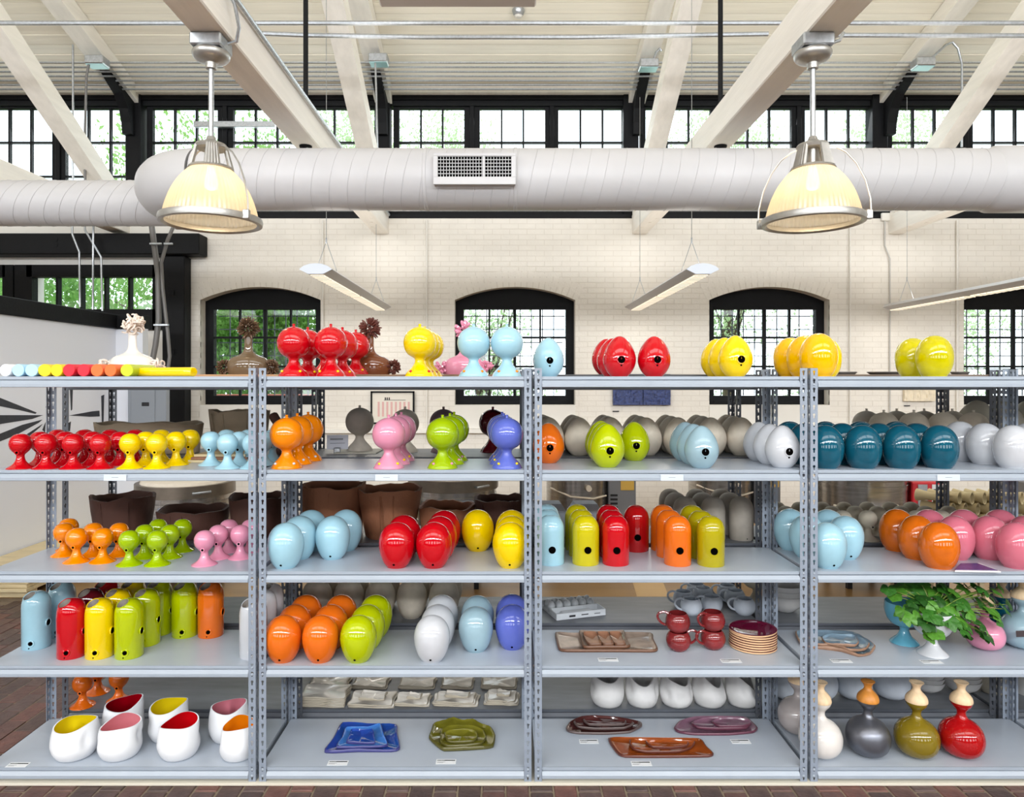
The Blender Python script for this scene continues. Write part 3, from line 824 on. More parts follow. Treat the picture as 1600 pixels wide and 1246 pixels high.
for k, (a, b, py) in enumerate(((234, 252, 381), (256, 269, 381), (240, 263, 508))):
    ob('strap', MB().bbox(X(a, 7.55), X(b, 7.55), 7.54, 7.57, Z(py+1.5, 7.55), Z(py-1.5, 7.55), .003).mesh('strap', GALV, False), [FX1, FX2, FX1][k])['label'] = 'bright steel strap'
# thin conduits down the brick wall
for px, lab in ((505, 'first thin painted conduit on the brick left of the middle window'), (667, 'second thin painted conduit on the brick left of the middle window'), (1327, 'painted conduit on the brick right of the third arched window')):
    pipe(lab, [(wx(px), 8.975, wz(345)), (wx(px), 8.975, wz(690))], .011, WHITEP)
pipe('grey wavy cable down the brick under the right tie beam', [(wx(1381), 8.975, wz(345)), (wx(1381), 8.975, wz(385)), (wx(1389), 8.975, wz(405)), (wx(1389), 8.975, wz(690))], .009, mat('cable_grey', (190, 188, 184), .6))
pipe('painted conduit on the brick left of the last window', [(wx(1494), 8.975, wz(345)), (wx(1494), 8.975, wz(690))], .014, WHITEP)
tag(ob('socket_box', MB().bbox(wx(1375), wx(1389), 8.95, 8.99, wz(346), wz(334), .006).mesh('socket_box', WHITEP, False)), 'small white cable box at the top of the brick wall', 'box')
pipe('thin steel conduit along the top of the brick wall', [(XW0, 8.93, wz(331)), (XR-.1, 8.93, wz(331))], .012)
# strut channel by the left lamp, unit heater edge and sprinkler at the top
tag(ob('strut_channel', MB().bbox(X(303, 9.14), X(430, 9.14), 9.12, 9.178, Z(199, 9.14), Z(190, 9.14), .004).mesh('strut_channel', GALV, False)), 'grey steel channel in front of the clerestory behind the left lamp', 'channel')
t = thing('unit_heater', 'grey flat underside of a ceiling unit at the top edge', 'heater', (X(716, 4.6), 4.2, Z(12, 4.6)))
ob('casing', MB().bbox(-.51, .51, -.4, .4, 0, .3, .01).mesh('casing', mat('heater_grey', (196, 184, 176), .5), False), t)
ob('hanger', MB().tube([(-.4, 0, .3), (-.4, 0, 2.2)], .01, 6).tube([(.4, 0, .3), (.4, 0, 2.2)], .01, 6).mesh('hanger', GALV), t)
t = thing('smoke_detector', 'small round detector on the ceiling boards at top centre', 'detector', (X(810, 7.95), 7.95, ceil_z(7.95)))
ob('detector_base', MB().lathe([(0, -.07), (.045, -.07), (.06, -.05), (.07, -.02), (.07, 0), (0, 0)], 20).mesh('detector_base', GALV), t)
ob('detector_cap', MB().lathe([(0, -.09), (.03, -.09), (.05, -.07), (0, -.07)], 16).mesh('detector_cap', WHITEP), t)

# ------------------------------------------------------------------ things on and near the back wall
t = thing('framed_drawing', 'framed drawing with pink stripes on the brick wall', 'picture', (wx(614), 8.97, wz(637)))
w_, h_ = (wx(648)-wx(580))/2, (wz(612)-wz(663))/2
fr = MB()
for a in ((-w_, -w_+.02, -h_, h_), (w_-.02, w_, -h_, h_), (-w_, w_, -h_, -h_+.02), (-w_, w_, h_-.02, h_)): fr.box(a[0], a[1], -.015, .015, a[2], a[3])
ob('frame', fr.mesh('frame', BLACKP, False), t)
ob('paper', MB().box(-w_+.01, w_-.01, 0, .01, -h_+.01, h_-.01).mesh('paper', mat('drawing_paper', (222, 216, 204), .6), False), t)
st = MB()
for i in range(8): x = -w_*.68+i*.055; st.box(x, x+.025, -.004, 0, -h_*.55, h_*.35)
ob('pink_stripes', st.mesh('pink_stripes', mat('pink_print', (214, 170, 166), .6), False), t)
st = MB().box(-w_*.4, w_*.6, -.004, 0, h_*.45, h_*.47)
for i in range(3): st.box(-.1+i*.025, -.085+i*.025, -.004, 0, h_*.47, h_*.62)
ob('print_line', st.mesh('print_line', INK, False), t)
BLT = mat('blue_textured_tile', (52, 70, 126), .5, two=(24, 34, 78), scale=38, bump=1.0, bscale=28)
for k, (a, b) in enumerate(((957, 1003), (1004, 1046))):
    m = MB(); N = 10
    for i in range(N):
        for j in range(8):
            xa = wx(a)+(wx(b)-wx(a))*i/N; xb = wx(a)+(wx(b)-wx(a))*(i+1)/N
            za = wz(633)+(wz(585)-wz(633))*j/8; zb_ = wz(633)+(wz(585)-wz(633))*(j+1)/8
            m.box(xa, xb, 8.95-random.uniform(0, .02), 8.98, za, zb_)
    tag(ob('wall_tile', m.mesh('wall_tile', BLT, False)), ['left', 'right'][k] + ' one of the two rough blue relief tiles on the wall', 'tile', 'blue relief tiles')
m = MB(); N = 14
for i in range(N):
    for j in range(7):
        xa = wx(1410)+(wx(1458)-wx(1410))*i/N; xb = wx(1410)+(wx(1458)-wx(1410))*(i+1)/N
        m.box(xa, xb, 8.955-random.uniform(0, .016), 8.99, wz(627)+(wz(590)-wz(627))*j/7, wz(627)+(wz(590)-wz(627))*(j+1)/7)
tag(ob('wall_tile', m.mesh('wall_tile', mat('cream_relief', (226, 214, 190), .7, noise=.08), False)), 'cream relief tile on the wall above the lidded grey vases', 'tile')
for px, py, lab in ((962, 643, 'tiny black caption strip under the blue relief tiles'), (1420, 624, 'x')):
    if lab != 'x': tag(ob('caption', MB().box(wx(px-5), wx(px+5), 8.985, 8.992, wz(py+.8), wz(py-.8)).mesh('caption', INK, False)), lab, 'label')
tag(ob('caption', MB().box(wx(1412), wx(1421), 8.985, 8.992, wz(635), wz(633.5)).mesh('caption', INK, False)), 'tiny black caption strip under the cream relief tile', 'label')
t = thing('electrical_panel', 'tall grey metal electrical panel left of the black post', 'panel', (X(231, 7.7), 7.7, Z(672, 7.7)))
hw = (X(262, 7.7)-X(202, 7.7))/2; hh = Z(600, 7.7)-Z(672, 7.7)
PG = mat('electrical_grey', (138, 144, 152), .45)
ob('cabinet', MB().bbox(-hw, hw, -.02, .065, 0, hh, .006).mesh('cabinet', PG, False), t)
dd = ob('door', MB().bbox(-hw+.04, hw-.12, -.032, -.02, .03, hh-.03, .004).mesh('door', PG, False), t)
ob('latch', MB().bbox(hw-.26, hw-.18, -.04, -.032, hh*.52, hh*.60, .003).mesh('latch', INK, False), dd)

# kilns
LIDW = mat('kiln_brick_white', (222, 212, 196), .85, noise=.05)
def kiln(px, Y, wpx, ztop, label, kind):
    r = wpx/2/F*Y; x = X(px, Y)
    t = thing('kiln', label, 'kiln', (x, Y, 0), 0, 'round kilns')
    ob('body', MB().lathe([(0, .2), (r, .2), (r, ztop), (0, ztop)], 24).mesh('body', CHROME, True), t)
    b = MB()
    for z in (.32, ztop*.55, ztop-.06): b.lathe([(r+.001, z-.02), (r+.006, z-.018), (r+.006, z+.018), (r+.001, z+.02)], 24)
    ob('band', b.mesh('band', CHROME), t)
    ob('lid', MB().lathe([(0, ztop+.002), (r+.02, ztop+.002), (r+.02, ztop+.10), (0, ztop+.10)], 24).mesh('lid', mat('kiln_lid_steel', (128, 118, 106), .35, metal=.8, noise=.3, scale=4)), t)
    ob('lid_top', MB().lathe([(0, ztop+.1), (r-.02, ztop+.1), (r-.03, ztop+.125), (0, ztop+.125)], 24).mesh('lid_top', LIDW), t)
    ob('lid_handle', MB().tube([(r*.55, -r*.88, ztop+.05), (r*.6, -r*.95-.03, ztop+.05), (r*.85, -r*.7, ztop+.05), (r*.8, -r*.62, ztop+.05)], .01, 6).mesh('lid_handle', GALV), t)
    lg = MB()
    for i in range(4): a = PI/4+i*PI/2; lg.box(r*.8*math.cos(a)-.02, r*.8*math.cos(a)+.02, r*.8*math.sin(a)-.02, r*.8*math.sin(a)+.02, 0, .2)
    ob('stand', lg.mesh('stand', INK, False), t)
    pl = MB()
    for z in (ztop-.2, ztop-.42): pl.tube([(r*.25, -r*.97-.05, z), (r*.25, -r*.97+.02, z)], .028, 10)
    ob('peep_plug', pl.mesh('peep_plug', LIDW), t)
    if kind:
        c = (196, 30, 42) if kind == 'red' else (128, 130, 136)
        bx0 = r*.93
        m_ = mat('control_%s' % kind, c, .45)
        cb = ob('control_box', MB().bbox(bx0, bx0+.27, -r*.55, .1, .3, ztop-.02, .01).mesh('control_box', m_, False), t)
        if kind == 'red':
            ob('plate', MB().box(bx0+.05, bx0+.13, -r*.55-.006, -r*.55, ztop-.32, ztop-.04).mesh('plate', GALV, False), cb)
            w_ = MB().box(bx0+.17, bx0+.26, -r*.55-.006, -r*.55, ztop-.40, ztop-.04)
            ob('warning_panel', w_.mesh('warning_panel', CARDW, False), cb)
            tx = MB()
            for i in range(12): tx.box(bx0+.18, bx0+.18+random.uniform(.03, .07), -r*.55-.008, -r*.55-.006, ztop-.39+i*.027, ztop-.376+i*.027)
            ob('printed_lines', tx.mesh('printed_lines', INK, False), cb)
        else:
            y_ = mat('yellow_notice', (226, 186, 90), .6)
            ob('notice', MB().box(bx0+.12, bx0+.25, -r*.55-.006, -r*.55, ztop-.24, ztop-.06).mesh('notice', y_, False), cb)
            v = MB()
            for i in range(6): v.box(bx0+.02, bx0+.09, -r*.55-.005, -r*.55, ztop-.5+i*.04, ztop-.48+i*.04)
            ob('vent_slots', v.mesh('vent_slots', INK, False), cb)
    else:
        ob('control_box', MB().bbox(-.05, .2, -r*1.1, -r*.9, ztop-.22, ztop-.06, .01).mesh('control_box', mat('control_grey2', (120, 124, 134), .5), False), t)
        ob('cord_ring', MB().torus((-r*.45, -r*.95, ztop-.17), (0, -1, 0), .03, .01).mesh('cord_ring', LIDW), t)
    ob('cable', MB().tube([(-r*.9, -r*.5, ztop-.22), (-r*.3, -r*1.04, ztop-.28), (r*.4, -r*1.0, ztop-.30), (r*.85, -r*.62, ztop-.29)], .009, 6).mesh('cable', LIDW), t)
kiln(291, 6.0, 138, .82, 'round steel kiln behind the dark pots in the far-left unit', None)
kiln(708, 6.2, 134, .84, 'round steel kiln with wide lid behind the brown pots', None)
kiln(902, 7.0, 96, .95, 'steel kiln with grey control box right of the blue bullet vases', 'grey')
kiln(1125, 7.4, 96, .92, 'steel kiln behind the unglazed grey bullet vases', 'grey')
kiln(1345, 6.2, 128, .93, 'steel kiln with a red control box behind the orange vases', 'red')
# rack of kiln stilts at the right
t = thing('ware_rack', 'pale rack of hollow spool-shaped wares behind the pink vases', 'rack', (X(1518, 5.0), 5.0, 0))
ob('rack_frame', MB().box(-.36, .36, -.1, .5, .72, .75).box(-.36, .36, -.1, .5, .40, .42).box(-.36, -.33, .4, .43, 0, .75).box(.33, .36, .4, .43, 0, .75).box(-.36, -.33, -.1, -.07, 0, .75).box(.33, .36, -.1, -.07, 0, .75).mesh('rack_frame', PLY, False), t)
hg = cached('spool', lambda: MB().lathe(smoothp([(.045, -.1), (.036, -.06), (.027, 0), (.036, .06), (.045, .1)], 3) + [(.036, .098), (.022, 0), (.036, -.098), (.045, -.1)], 20).mesh('spool', mat('pale_spool_clay', (206, 190, 150), .8), True))
for j in range(3):
    for i in range(7):
        s = ob('spool', hg, t, (-.27 + i*.088 + (.04 if j % 2 else 0), 0.02, .797 + j*.078), (math.radians(90), 0, math.radians(38)))
t = thing('metal_cabinet', 'grey metal cabinet at the right edge behind the pink vases', 'cabinet', (X(1655, 6.5), 6.5, 0))
CG = mat('cabinet_grey', (124, 124, 126), .5)
ob('cabinet_body', MB().bbox(-.42, .42, -.3, .3, .02, .86, .01).mesh('cabinet_body', CG, False), t)
for k in range(3):
    d = ob('drawer', MB().bbox(-.40, .40, -.315, -.30, .05+.27*k, .30+.27*k, .005).mesh('drawer', CG, False), t)
    ob('handle', MB().bbox(-.06, .06, -.335, -.315, .2+.27*k, .22+.27*k, .004).mesh('handle', GALV, False), d)
# low stack of plywood sheets beside the partition
t = thing('plywood_stack', 'low stack of pale plywood sheets beside the white partition', 'plywood', (-4.09, 6.55, 0))
for k in range(7): ob('sheet', MB().box(-.24+random.uniform(0, .01), .21-random.uniform(0, .03), -.82-random.uniform(0, .03), 1.1+random.uniform(-.03, .03), .055+k*.032, .055+k*.032+.028).mesh('sheet', PLY, False), t)
ob('bearer', MB().box(-.22, .18, -.8, -.7, 0, .053).box(-.22, .18, .9, 1.0, 0, .053).mesh('bearer', PLY, False), t)

# ------------------------------------------------------------------ shelving
PITCH, G0, WU = 1.2193, -1.0976, 1.205
DEP = 0.457
SHZ = {1: E+.0127, 2: E-.4017, 3: E-.8515, 4: E-1.2693, 5: E-1.7191}
def post_mesh():
    key = []
    r, sw = .0060, .0030
    for k in range(11): a = math.radians(-55 + 290*k/10); key.append((r*math.cos(a), .003 + r*math.sin(a)))
    key += [(-sw, -.012), (0, -.0135), (sw, -.012)]
    w2, h2 = .016, .01905
    outer = []
    for x, y in key:
        s = min(w2/abs(x) if abs(x) > 1e-9 else 9e9, h2/abs(y) if abs(y) > 1e-9 else 9e9); outer.append([x*s, y*s])
    for cx, cy in ((w2, h2), (-w2, h2), (-w2, -h2), (w2, -h2)):
        j = min(range(len(outer)), key=lambda i: abs(math.atan2(outer[i][1]/h2, outer[i][0]/w2) - math.atan2(cy/h2, cx/w2))); outer[j] = [cx, cy]
    n = len(key); m = MB(); d = .0022
    for fl in (0, 1):
        for c in range(48):
            z0 = (c + .5)*2*h2
            def P(u, v, dd): return (u + w2, dd, v + z0) if fl == 0 else (dd, u + w2, v + z0)
            vs = [P(*p, 0) for p in outer] + [P(*p, 0) for p in key] + [P(*p, d) for p in key] + [P(*p, d) for p in outer]
            fs = []
            for i in range(n):
                j = (i+1) % n
                fs += [(i, j, n+j, n+i), (n+i, n+j, 2*n+j, 2*n+i), (2*n+i, 2*n+j, 3*n+j, 3*n+i)]
            m.add(vs, fs)
        H = 96*h2
        if fl == 0: m.add([(0, 0, 0), (0, d, 0), (.032, 0, 0), (.032, d, 0), (0, 0, H), (0, d, H), (.032, 0, H), (.032, d, H)], [(2, 3, 7, 6), (4, 6, 7, 5)])
        else: m.add([(0, .032, 0), (d, .032, 0), (0, .032, H), (d, .032, H), (0, 0, H), (d, 0, H)], [(0, 1, 3, 2), (4, 5, 3, 2)])
    return m
POST = post_mesh()
pm_f = POST.mesh('post', POSTM, False, recalc=False)
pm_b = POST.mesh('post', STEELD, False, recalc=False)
def beam_mesh(m, lip=0.006):
    prof = [(lip, 0), (lip, -.0135), (.014, -.0145), (.014, -.0165), (.006, -.018), (-.004, -.032), (-.004, -.046), (.0, -.048), (.022, -.048), (.022, -.002), (lip+.004, 0)]
    b = MB().prism(prof, 'x', .033, WU-.033)
    for x in (.016, WU-.016):
        for z in (-.006, -.036): b.lathe([(0, .0035), (.004, .003), (.006, 0)], 10, (0, 0, 0))
    # rivets on the post faces
    return b
def rivet(b, x, y, z, s):
    n = 10
    vs = [(x, y - s*.0035, z)]
    for r_, d_ in ((.004, .0028), (.0062, 0)):
        for k in range(n): a = 2*PI*k/n; vs.append((x + r_*math.cos(a), y - s*d_, z + r_*math.sin(a)))
    fs = [(0, 1+k, 1+(k+1) % n) for k in range(n)] + [(1+k, 1+n+k, 1+n+(k+1) % n, 1+(k+1) % n) for k in range(n)]
    b.add(vs, fs)
def mk_beam(m):
    prof = [(.006, 0), (.006, -.0135), (.014, -.0145), (.014, -.0165), (.006, -.018), (-.004, -.033), (-.004, -.046), (.0, -.048), (.022, -.048), (.022, -.002), (.012, 0)]
    b = MB().prism(prof, 'x', .033, WU-.033)
    for x in (.016, WU-.016):
        for z in (-.007, -.036): rivet(b, x, 0, z, 1)
    return b.mesh('beam', m, False)
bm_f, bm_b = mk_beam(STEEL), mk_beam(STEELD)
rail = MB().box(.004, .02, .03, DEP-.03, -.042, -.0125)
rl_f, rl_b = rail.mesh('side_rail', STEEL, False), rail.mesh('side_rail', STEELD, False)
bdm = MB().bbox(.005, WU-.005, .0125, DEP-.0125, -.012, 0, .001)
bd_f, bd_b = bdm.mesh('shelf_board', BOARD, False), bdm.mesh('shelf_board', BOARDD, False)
NAMES = ['far-left', 'second', 'third', 'fourth', 'right-edge']
LIFT = .012
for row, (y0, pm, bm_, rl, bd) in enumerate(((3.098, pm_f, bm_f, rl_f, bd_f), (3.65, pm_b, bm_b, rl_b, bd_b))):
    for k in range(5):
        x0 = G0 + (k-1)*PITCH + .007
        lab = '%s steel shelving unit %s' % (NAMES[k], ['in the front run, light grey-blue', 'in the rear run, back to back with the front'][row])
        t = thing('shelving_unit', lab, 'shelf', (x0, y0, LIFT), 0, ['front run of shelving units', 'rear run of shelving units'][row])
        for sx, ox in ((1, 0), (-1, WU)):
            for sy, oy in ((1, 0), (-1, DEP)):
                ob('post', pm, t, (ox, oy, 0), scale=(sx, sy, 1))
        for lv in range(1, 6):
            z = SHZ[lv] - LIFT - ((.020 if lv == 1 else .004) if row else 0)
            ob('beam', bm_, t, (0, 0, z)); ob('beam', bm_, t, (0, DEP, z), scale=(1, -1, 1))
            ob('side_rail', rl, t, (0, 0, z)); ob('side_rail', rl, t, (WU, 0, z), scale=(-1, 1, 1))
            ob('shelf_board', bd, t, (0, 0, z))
tag(ob('base_board', MB().bbox(G0-PITCH-.02, G0+4*PITCH, 3.085, 4.12, 0, LIFT-.0005, .001).mesh('base_board', mat('cream_base_board', (206, 200, 184), .6), False)), 'thin cream board under the whole run of shelving', 'board')
# paper tags on the beam faces
for px, rw, u in ((180, 2, 'far-left'), (604, 2, 'second'), (1050, 2, 'third'), (1482, 2, 'fourth')):
    Y = 3.092; z = SHZ[rw]
    t = thing('beam_tag', 'small blank paper tag stuck on the %s unit second shelf beam' % u, 'tag', (X(px, Y), Y, z-.04))
    ob('sleeve', MB().box(-.05, .05, -.0015, 0, -.006, .022).mesh('sleeve', mat('clear_sleeve', (200, 210, 220), .2), False), t, rot=(0, 0, 0))
    ob('print', MB().box(-.015, .015, -.002, -.0015, .008, .0095).mesh('print', INKG, False), t)
# ------------------------------------------------------------------ ceramics: builders
BZ = {k: v - (.020 if k == 1 else .004) for k, v in SHZ.items()}      # rear run shelves
TOPB = E + .026
for k, (a, b, c) in enumerate(((0, 'tan', (176, 136, 98)), (1, 'tan', (150, 122, 98)), (2, 'grey', (92, 94, 98)), (3, 'brown', (120, 104, 92)), (4, 'grey', (92, 94, 98)))):
    x0 = G0 + (k-1)*PITCH + .03
    tag(ob('top_plank', MB().bbox(x0, x0+1.16, 3.66, 4.10, BZ[1]+.0005, TOPB-.0005, .002).mesh('top_plank', mat('top_plank_%d' % k, c, .6, noise=.1, scale=5), False)),
        '%s board lying on top of the rear run behind the %s unit' % (b, NAMES[k]), 'board', 'boards on top of the rear run')

BUB = smoothp([(.0, .0), (.064, 0), (.0668, .004), (.0625, .014), (.0535, .026), (.042, .038), (.0315, .050), (.0245, .062), (.0222, .071), (.0235, .079), (.031, .0865), (.051, .0985), (.0655, .1165), (.0735, .142), (.0735, .165), (.0655, .19), (.051, .2085), (.034, .2195), (.016, .226), (0, .2272)], 3)
BUD = smoothp([(0, 0), (.052, 0), (.0555, .003), (.05, .007), (.034, .017), (.022, .032), (.0165, .05), (.0175, .062), (.028, .073), (.040, .088), (.0455, .108), (.043, .128), (.032, .146), (.016, .155), (0, .157)], 3)
EGG = smoothp([(0, 0), (.034, 0), (.042, .004), (.058, .022), (.071, .048), (.0765, .072), (.0745, .1), (.064, .132), (.047, .16), (.028, .18), (.012, .189), (0, .191)], 3)
OVO = smoothp([(0, 0), (.041, 0), (.0465, .004), (.056, .0145), (.067, .036), (.0765, .066), (.0812, .097), (.0798, .124), (.0725, .150), (.0595, .172), (.043, .1875), (.025, .196), (.011, .1998), (0, .2005)], 3)
RND = smoothp([(0, 0), (.046, 0), (.052, .004), (.0625, .018), (.0725, .042), (.0785, .072), (.0795, .100), (.0745, .130), (.063, .156), (.047, .175), (.029, .187), (.013, .192), (0, .193)], 3)
BUL = [(0, 0), (.060, 0), (.0625, .004), (.0625, .158)] + smoothp([(.0625, .158), (.060, .176), (.052, .196), (.038, .212), (.024, .219), (.019, .2205)], 3) + [(.017, .219), (0, .219)]
GOU = smoothp([(0, 0), (.036, 0), (.048, .003), (.072, .0175), (.0885, .042), (.0948, .072), (.0925, .100), (.082, .126), (.064, .146), (.045, .158), (.030, .167), (.0215, .178), (.0184, .191), (.0215, .204), (.033, .218), (.0425, .231), (.0465, .2435)], 3)
STP = smoothp([(.0467, .244), (.0472, .252), (.043, .267), (.032, .281), (.021, .292), (.0165, .302), (.0175, .312), (.0235, .324), (.030, .331), (.029, .333), (.02, .331), (0, .329)], 3)

def rad_at(pr, z):
    for (r0, z0), (r1, z1) in zip(pr, pr[1:]):
        if z0 <= z <= z1 and z1 > z0: return r0 + (r1-r0)*(z-z0)/(z1-z0)
def colname(c): return c
def root_or_mesh(kind, name, label, cat, loc, rz, group, scale, cname):
    """one ceramic of the given kind in glaze cname; repeats share mesh data"""
    g = GUN if cname == 'GUN' else (G.get(cname) or cname) if isinstance(cname, str) else cname
    gn = g.name
    def me(part, fn, m=None, **kw): return cached((kind, part, (m or g).name), lambda: fn().mesh(part, m or g, True, **kw))
    T = lambda: thing(name, label, cat, loc, rz, group, scale)
    if kind in ('bubble', 'bubblegrey'):
        t = T()
        ob('body', me('body', lambda: MB().lathe(BUB, 40)), t)
        ob('nub', me('nub', lambda: MB().lathe(smoothp([(.011, .2245), (.0065, .229), (.006, .234), (.0072, .238), (.005, .2405), (0, .241)], 2), 12)), t)
        if kind == 'bubble':
            bc = {'red': 'yellow', 'yellow': 'red', 'lightblue': 'orange', 'orange': 'white', 'pink': 'yellow', 'green': 'pink', 'violet': 'yellow', 'maroon': 'maroon'}[cname]
            bead = cached(('bead', bc), lambda: MB().lathe(smoothp([(0, -.0065), (.005, -.004), (.0068, 0), (.005, .004), (0, .0065)], 2), 10).mesh('bead', G[bc]))
            for k in range(4):
                a = 2*PI*k/4 + PI/4 + .06
                ob('bead', bead, t, (.0575*math.cos(a), .0575*math.sin(a), .0235))
        return t
    if kind == 'bud':
        t = T()
        ob('body', me('body', lambda: MB().lathe(BUD, 32)), t)
        ob('spout', me('spout', lambda: MB().tube([(0, -.016, .077), (0, -.031, .075), (0, -.037, .0745)], [.012, .0105, .0098], 12)), t)
        ob('spout_hole', me('spout_hole', lambda: MB().tube([(0, -.036, .0745), (0, -.0375, .0744)], .0055, 10), BLACK), t)
        return t
    if kind == 'egg':
        t = T()
        def body():
            m = MB().lathe(EGG, 40); m.torus((0, -.0752, .078), (0, -1, .06), .0185, .0026, 22, 6); return m
        ob('body', me('body', body), t)
        ob('entrance_hole', me('entrance_hole', lambda: MB().disc((0, -.0768, .078), (0, -1, .06), .0168, 22, .006), BLACK), t)
        ob('perch_hole', me('perch_hole', lambda: MB().disc((0, -rad_at(EGG, .0515)-.0012, .0515), (0, -1, -.28), .0044, 10, .004), BLACK), t)
        return t
    if kind in ('ovoid', 'round'):
        pr = OVO if kind == 'ovoid' else RND
        if cname in HOLED and kind == 'ovoid':
            t = T()
            ob('body', me('body', lambda: MB().lathe(pr, 40)), t)
            ob('drain_hole', me('drain_hole', lambda: MB().disc((0, -rad_at(pr, .022)-.0012, .022), (0, -1, -.45), .0052, 10, .006), BLACK), t)
            return t
        return tag(ob(name, me('body', lambda: MB().lathe(pr, 40)), None, loc, (0, 0, rz), scale), label, cat, group)
    if kind == 'plainegg':
        return tag(ob(name, me('body', lambda: MB().lathe(EGG, 32)), None, loc, (0, 0, rz), scale), label, cat, group)
    if kind == 'bullet':
        t = T()
        ob('body', me('body', lambda: MB().lathe(BUL, 40)), t)
        ob('entrance_hole', me('entrance_hole', lambda: MB().disc((0, -.0632, .074), (0, -1, 0), .0165, 24, .004), BLACK), t)
        return t
    if kind == 'plainbullet':
        pr = [(0, 0), (.060, 0), (.0625, .004), (.0625, .15)] + smoothp([(.0625, .15), (.060, .172), (.050, .197), (.032, .214), (.014, .22), (0, .221)], 3)
        t = T()
        ob('body', me('body', lambda: MB().lathe(pr, 32)), t)
        ob('drain_hole', me('drain_hole', lambda: MB().disc((0.016, -.0612, .012), (0.2, -1, 0), .003, 8, .003), BLACK), t)
        return t
    if kind == 'slant':
        t = T()
        H, R = .262, .0615
        pr = [(0, 0), (R-.003, 0), (R, .004), (R, .19)] + smoothp([(R, .19), (R*.95, .218), (R*.78, .243), (R*.5, .257), (R*.2, .262), (0, .2625)], 3)
        def body():
            bm = bmesh.new(); m = MB().lathe(pr, 40); vs = [bm.verts.new(v) for v in m.v]
            for f in m.f: bm.faces.new([vs[i] for i in f])
            n = Vector((-.30, -.46, .84)).normalized(); dm = max((n.x*math.cos(a_)+n.y*math.sin(a_))*r_+n.z*z_ for r_, z_ in pr for a_ in [math.atan2(n.y, n.x)]); p = n*(dm-.0085)
            bmesh.ops.bisect_plane(bm, geom=bm.verts[:]+bm.edges[:]+bm.faces[:], plane_co=p, plane_no=n, clear_outer=True)
            bm.verts.ensure_lookup_table(); bm.verts.index_update()
            o = MB(); o.v = [v.co[:] for v in bm.verts]; o.f = [tuple(v.index for v in f.verts) for f in bm.faces]; o.m = [0]*len(o.f)
            # rim and inner wall of the cut
            ed = [e for e in bm.edges if e.is_boundary]
            pts = sorted({v for e in ed for v in e.verts}, key=lambda v: 0)
            c = sum((v.co for v in pts), Vector())/len(pts)
            u = n.orthogonal().normalized(); w_ = n.cross(u)
            pts.sort(key=lambda v: math.atan2((v.co-c).dot(w_), (v.co-c).dot(u)))
            P = [v.co.copy() for v in pts]
            o.rim = P; o.rn = n; o.rc = c
            bm.free()
            return o
        bo = CACHE.get('slantbody') or CACHE.setdefault('slantbody', body())
        def bb():
            o = MB(); o.v, o.f, o.m = list(bo.v), list(bo.f), list(bo.m)
            o.tube(bo.rim + [bo.rim[0], bo.rim[1]], .0022, 5, cap=False)
            o.torus((.012, -.0605, .034), (0.2, -1, .1), .0135, .004, 18, 6)
            return o
        ob('body', me('body', bb), t)
        def inner():
            o = MB(); n = len(bo.rim)
            q = [bo.rc + (p-bo.rc)*.9 - bo.rn*.004 for p in bo.rim]; q2 = [bo.rc + (p-bo.rc)*.7 - bo.rn*.018 for p in bo.rim]
            o.add(list(bo.rim)+q+q2, [(i, (i+1) % n, n+(i+1) % n, n+i) for i in range(n)]+[(n+i, n+(i+1) % n, 2*n+(i+1) % n, 2*n+i) for i in range(n)]+[tuple(range(2*n, 3*n))])
            return o
        ob('cut_opening', me('cut_opening', inner, mat('grey_inner_clay', (128, 120, 112), .7)), t)
        ob('nozzle_hole', me('nozzle_hole', lambda: MB().disc((.012, -.0622, .034), (0.2, -1, .1), .0095, 14, .006), BLACK), t)
        ob('drip_hole', me('drip_hole', lambda: MB().disc((.005, -.0622, .012), (0, -1, 0), .0032, 8, .004), BLACK), t)
        ob('side_hole', me('side_hole', lambda: MB().disc((.0622, -.008, .118), (1, 0, 0), .0155, 18, .005), BLACK), t)
        ob('side_rim', me('side_rim', lambda: MB().torus((.0612, -.008, .118), (1, 0, 0), .0175, .0035, 20, 6)), t)
        return t
    if kind == 'gourd':
        wood = WOODO if cname == 'GUN' else WOODL
        g2 = GUN if cname == 'GUN' else g
        t = T()
        ob('body', cached(('gourd', g2.name), lambda: MB().lathe(GOU, 40).mesh('body', g2)), t)
        ob('stopper', cached(('stopper', wood.name), lambda: MB().lathe(STP, 28).mesh('stopper', wood)), t)
        return t
    if kind == 'mug':
        t = T()
        pr = smoothp([(0, 0), (.030, 0), (.036, .002), (.051, .018), (.0575, .042), (.0545, .064), (.047, .079), (.0415, .086)], 3) + [(.0395, .0865), (.043, .078)] + smoothp([(.043, .078), (.052, .055), (.053, .038), (.04, .014), (0, .008)], 3)
        ob('bowl', me('bowl', lambda: MB().lathe(pr, 32)), t)
        hp = smoothp([(.040, 0, .078), (.062, 0, .088), (.088, 0, .079), (.092, 0, .058), (.075, 0, .036), (.053, 0, .026)], 5)
        ob('handle', me('handle', lambda: MB().tube(hp, [.0075]*3+[.006]*(len(hp)-3), 8)), t)
        return t
    if kind == 'bowl':
        pr = smoothp([(0, 0), (.035, 0), (.05, .004), (.085, .03), (.1, .06), (.104, .075)], 3) + [(.101, .0755)] + smoothp([(.101, .0755), (.096, .06), (.08, .034), (.048, .01), (0, .007)], 3)
        return tag(ob(name, me('bowl', lambda: MB().lathe(pr, 36)), None, loc, (0, 0, rz), scale), label, cat, group)
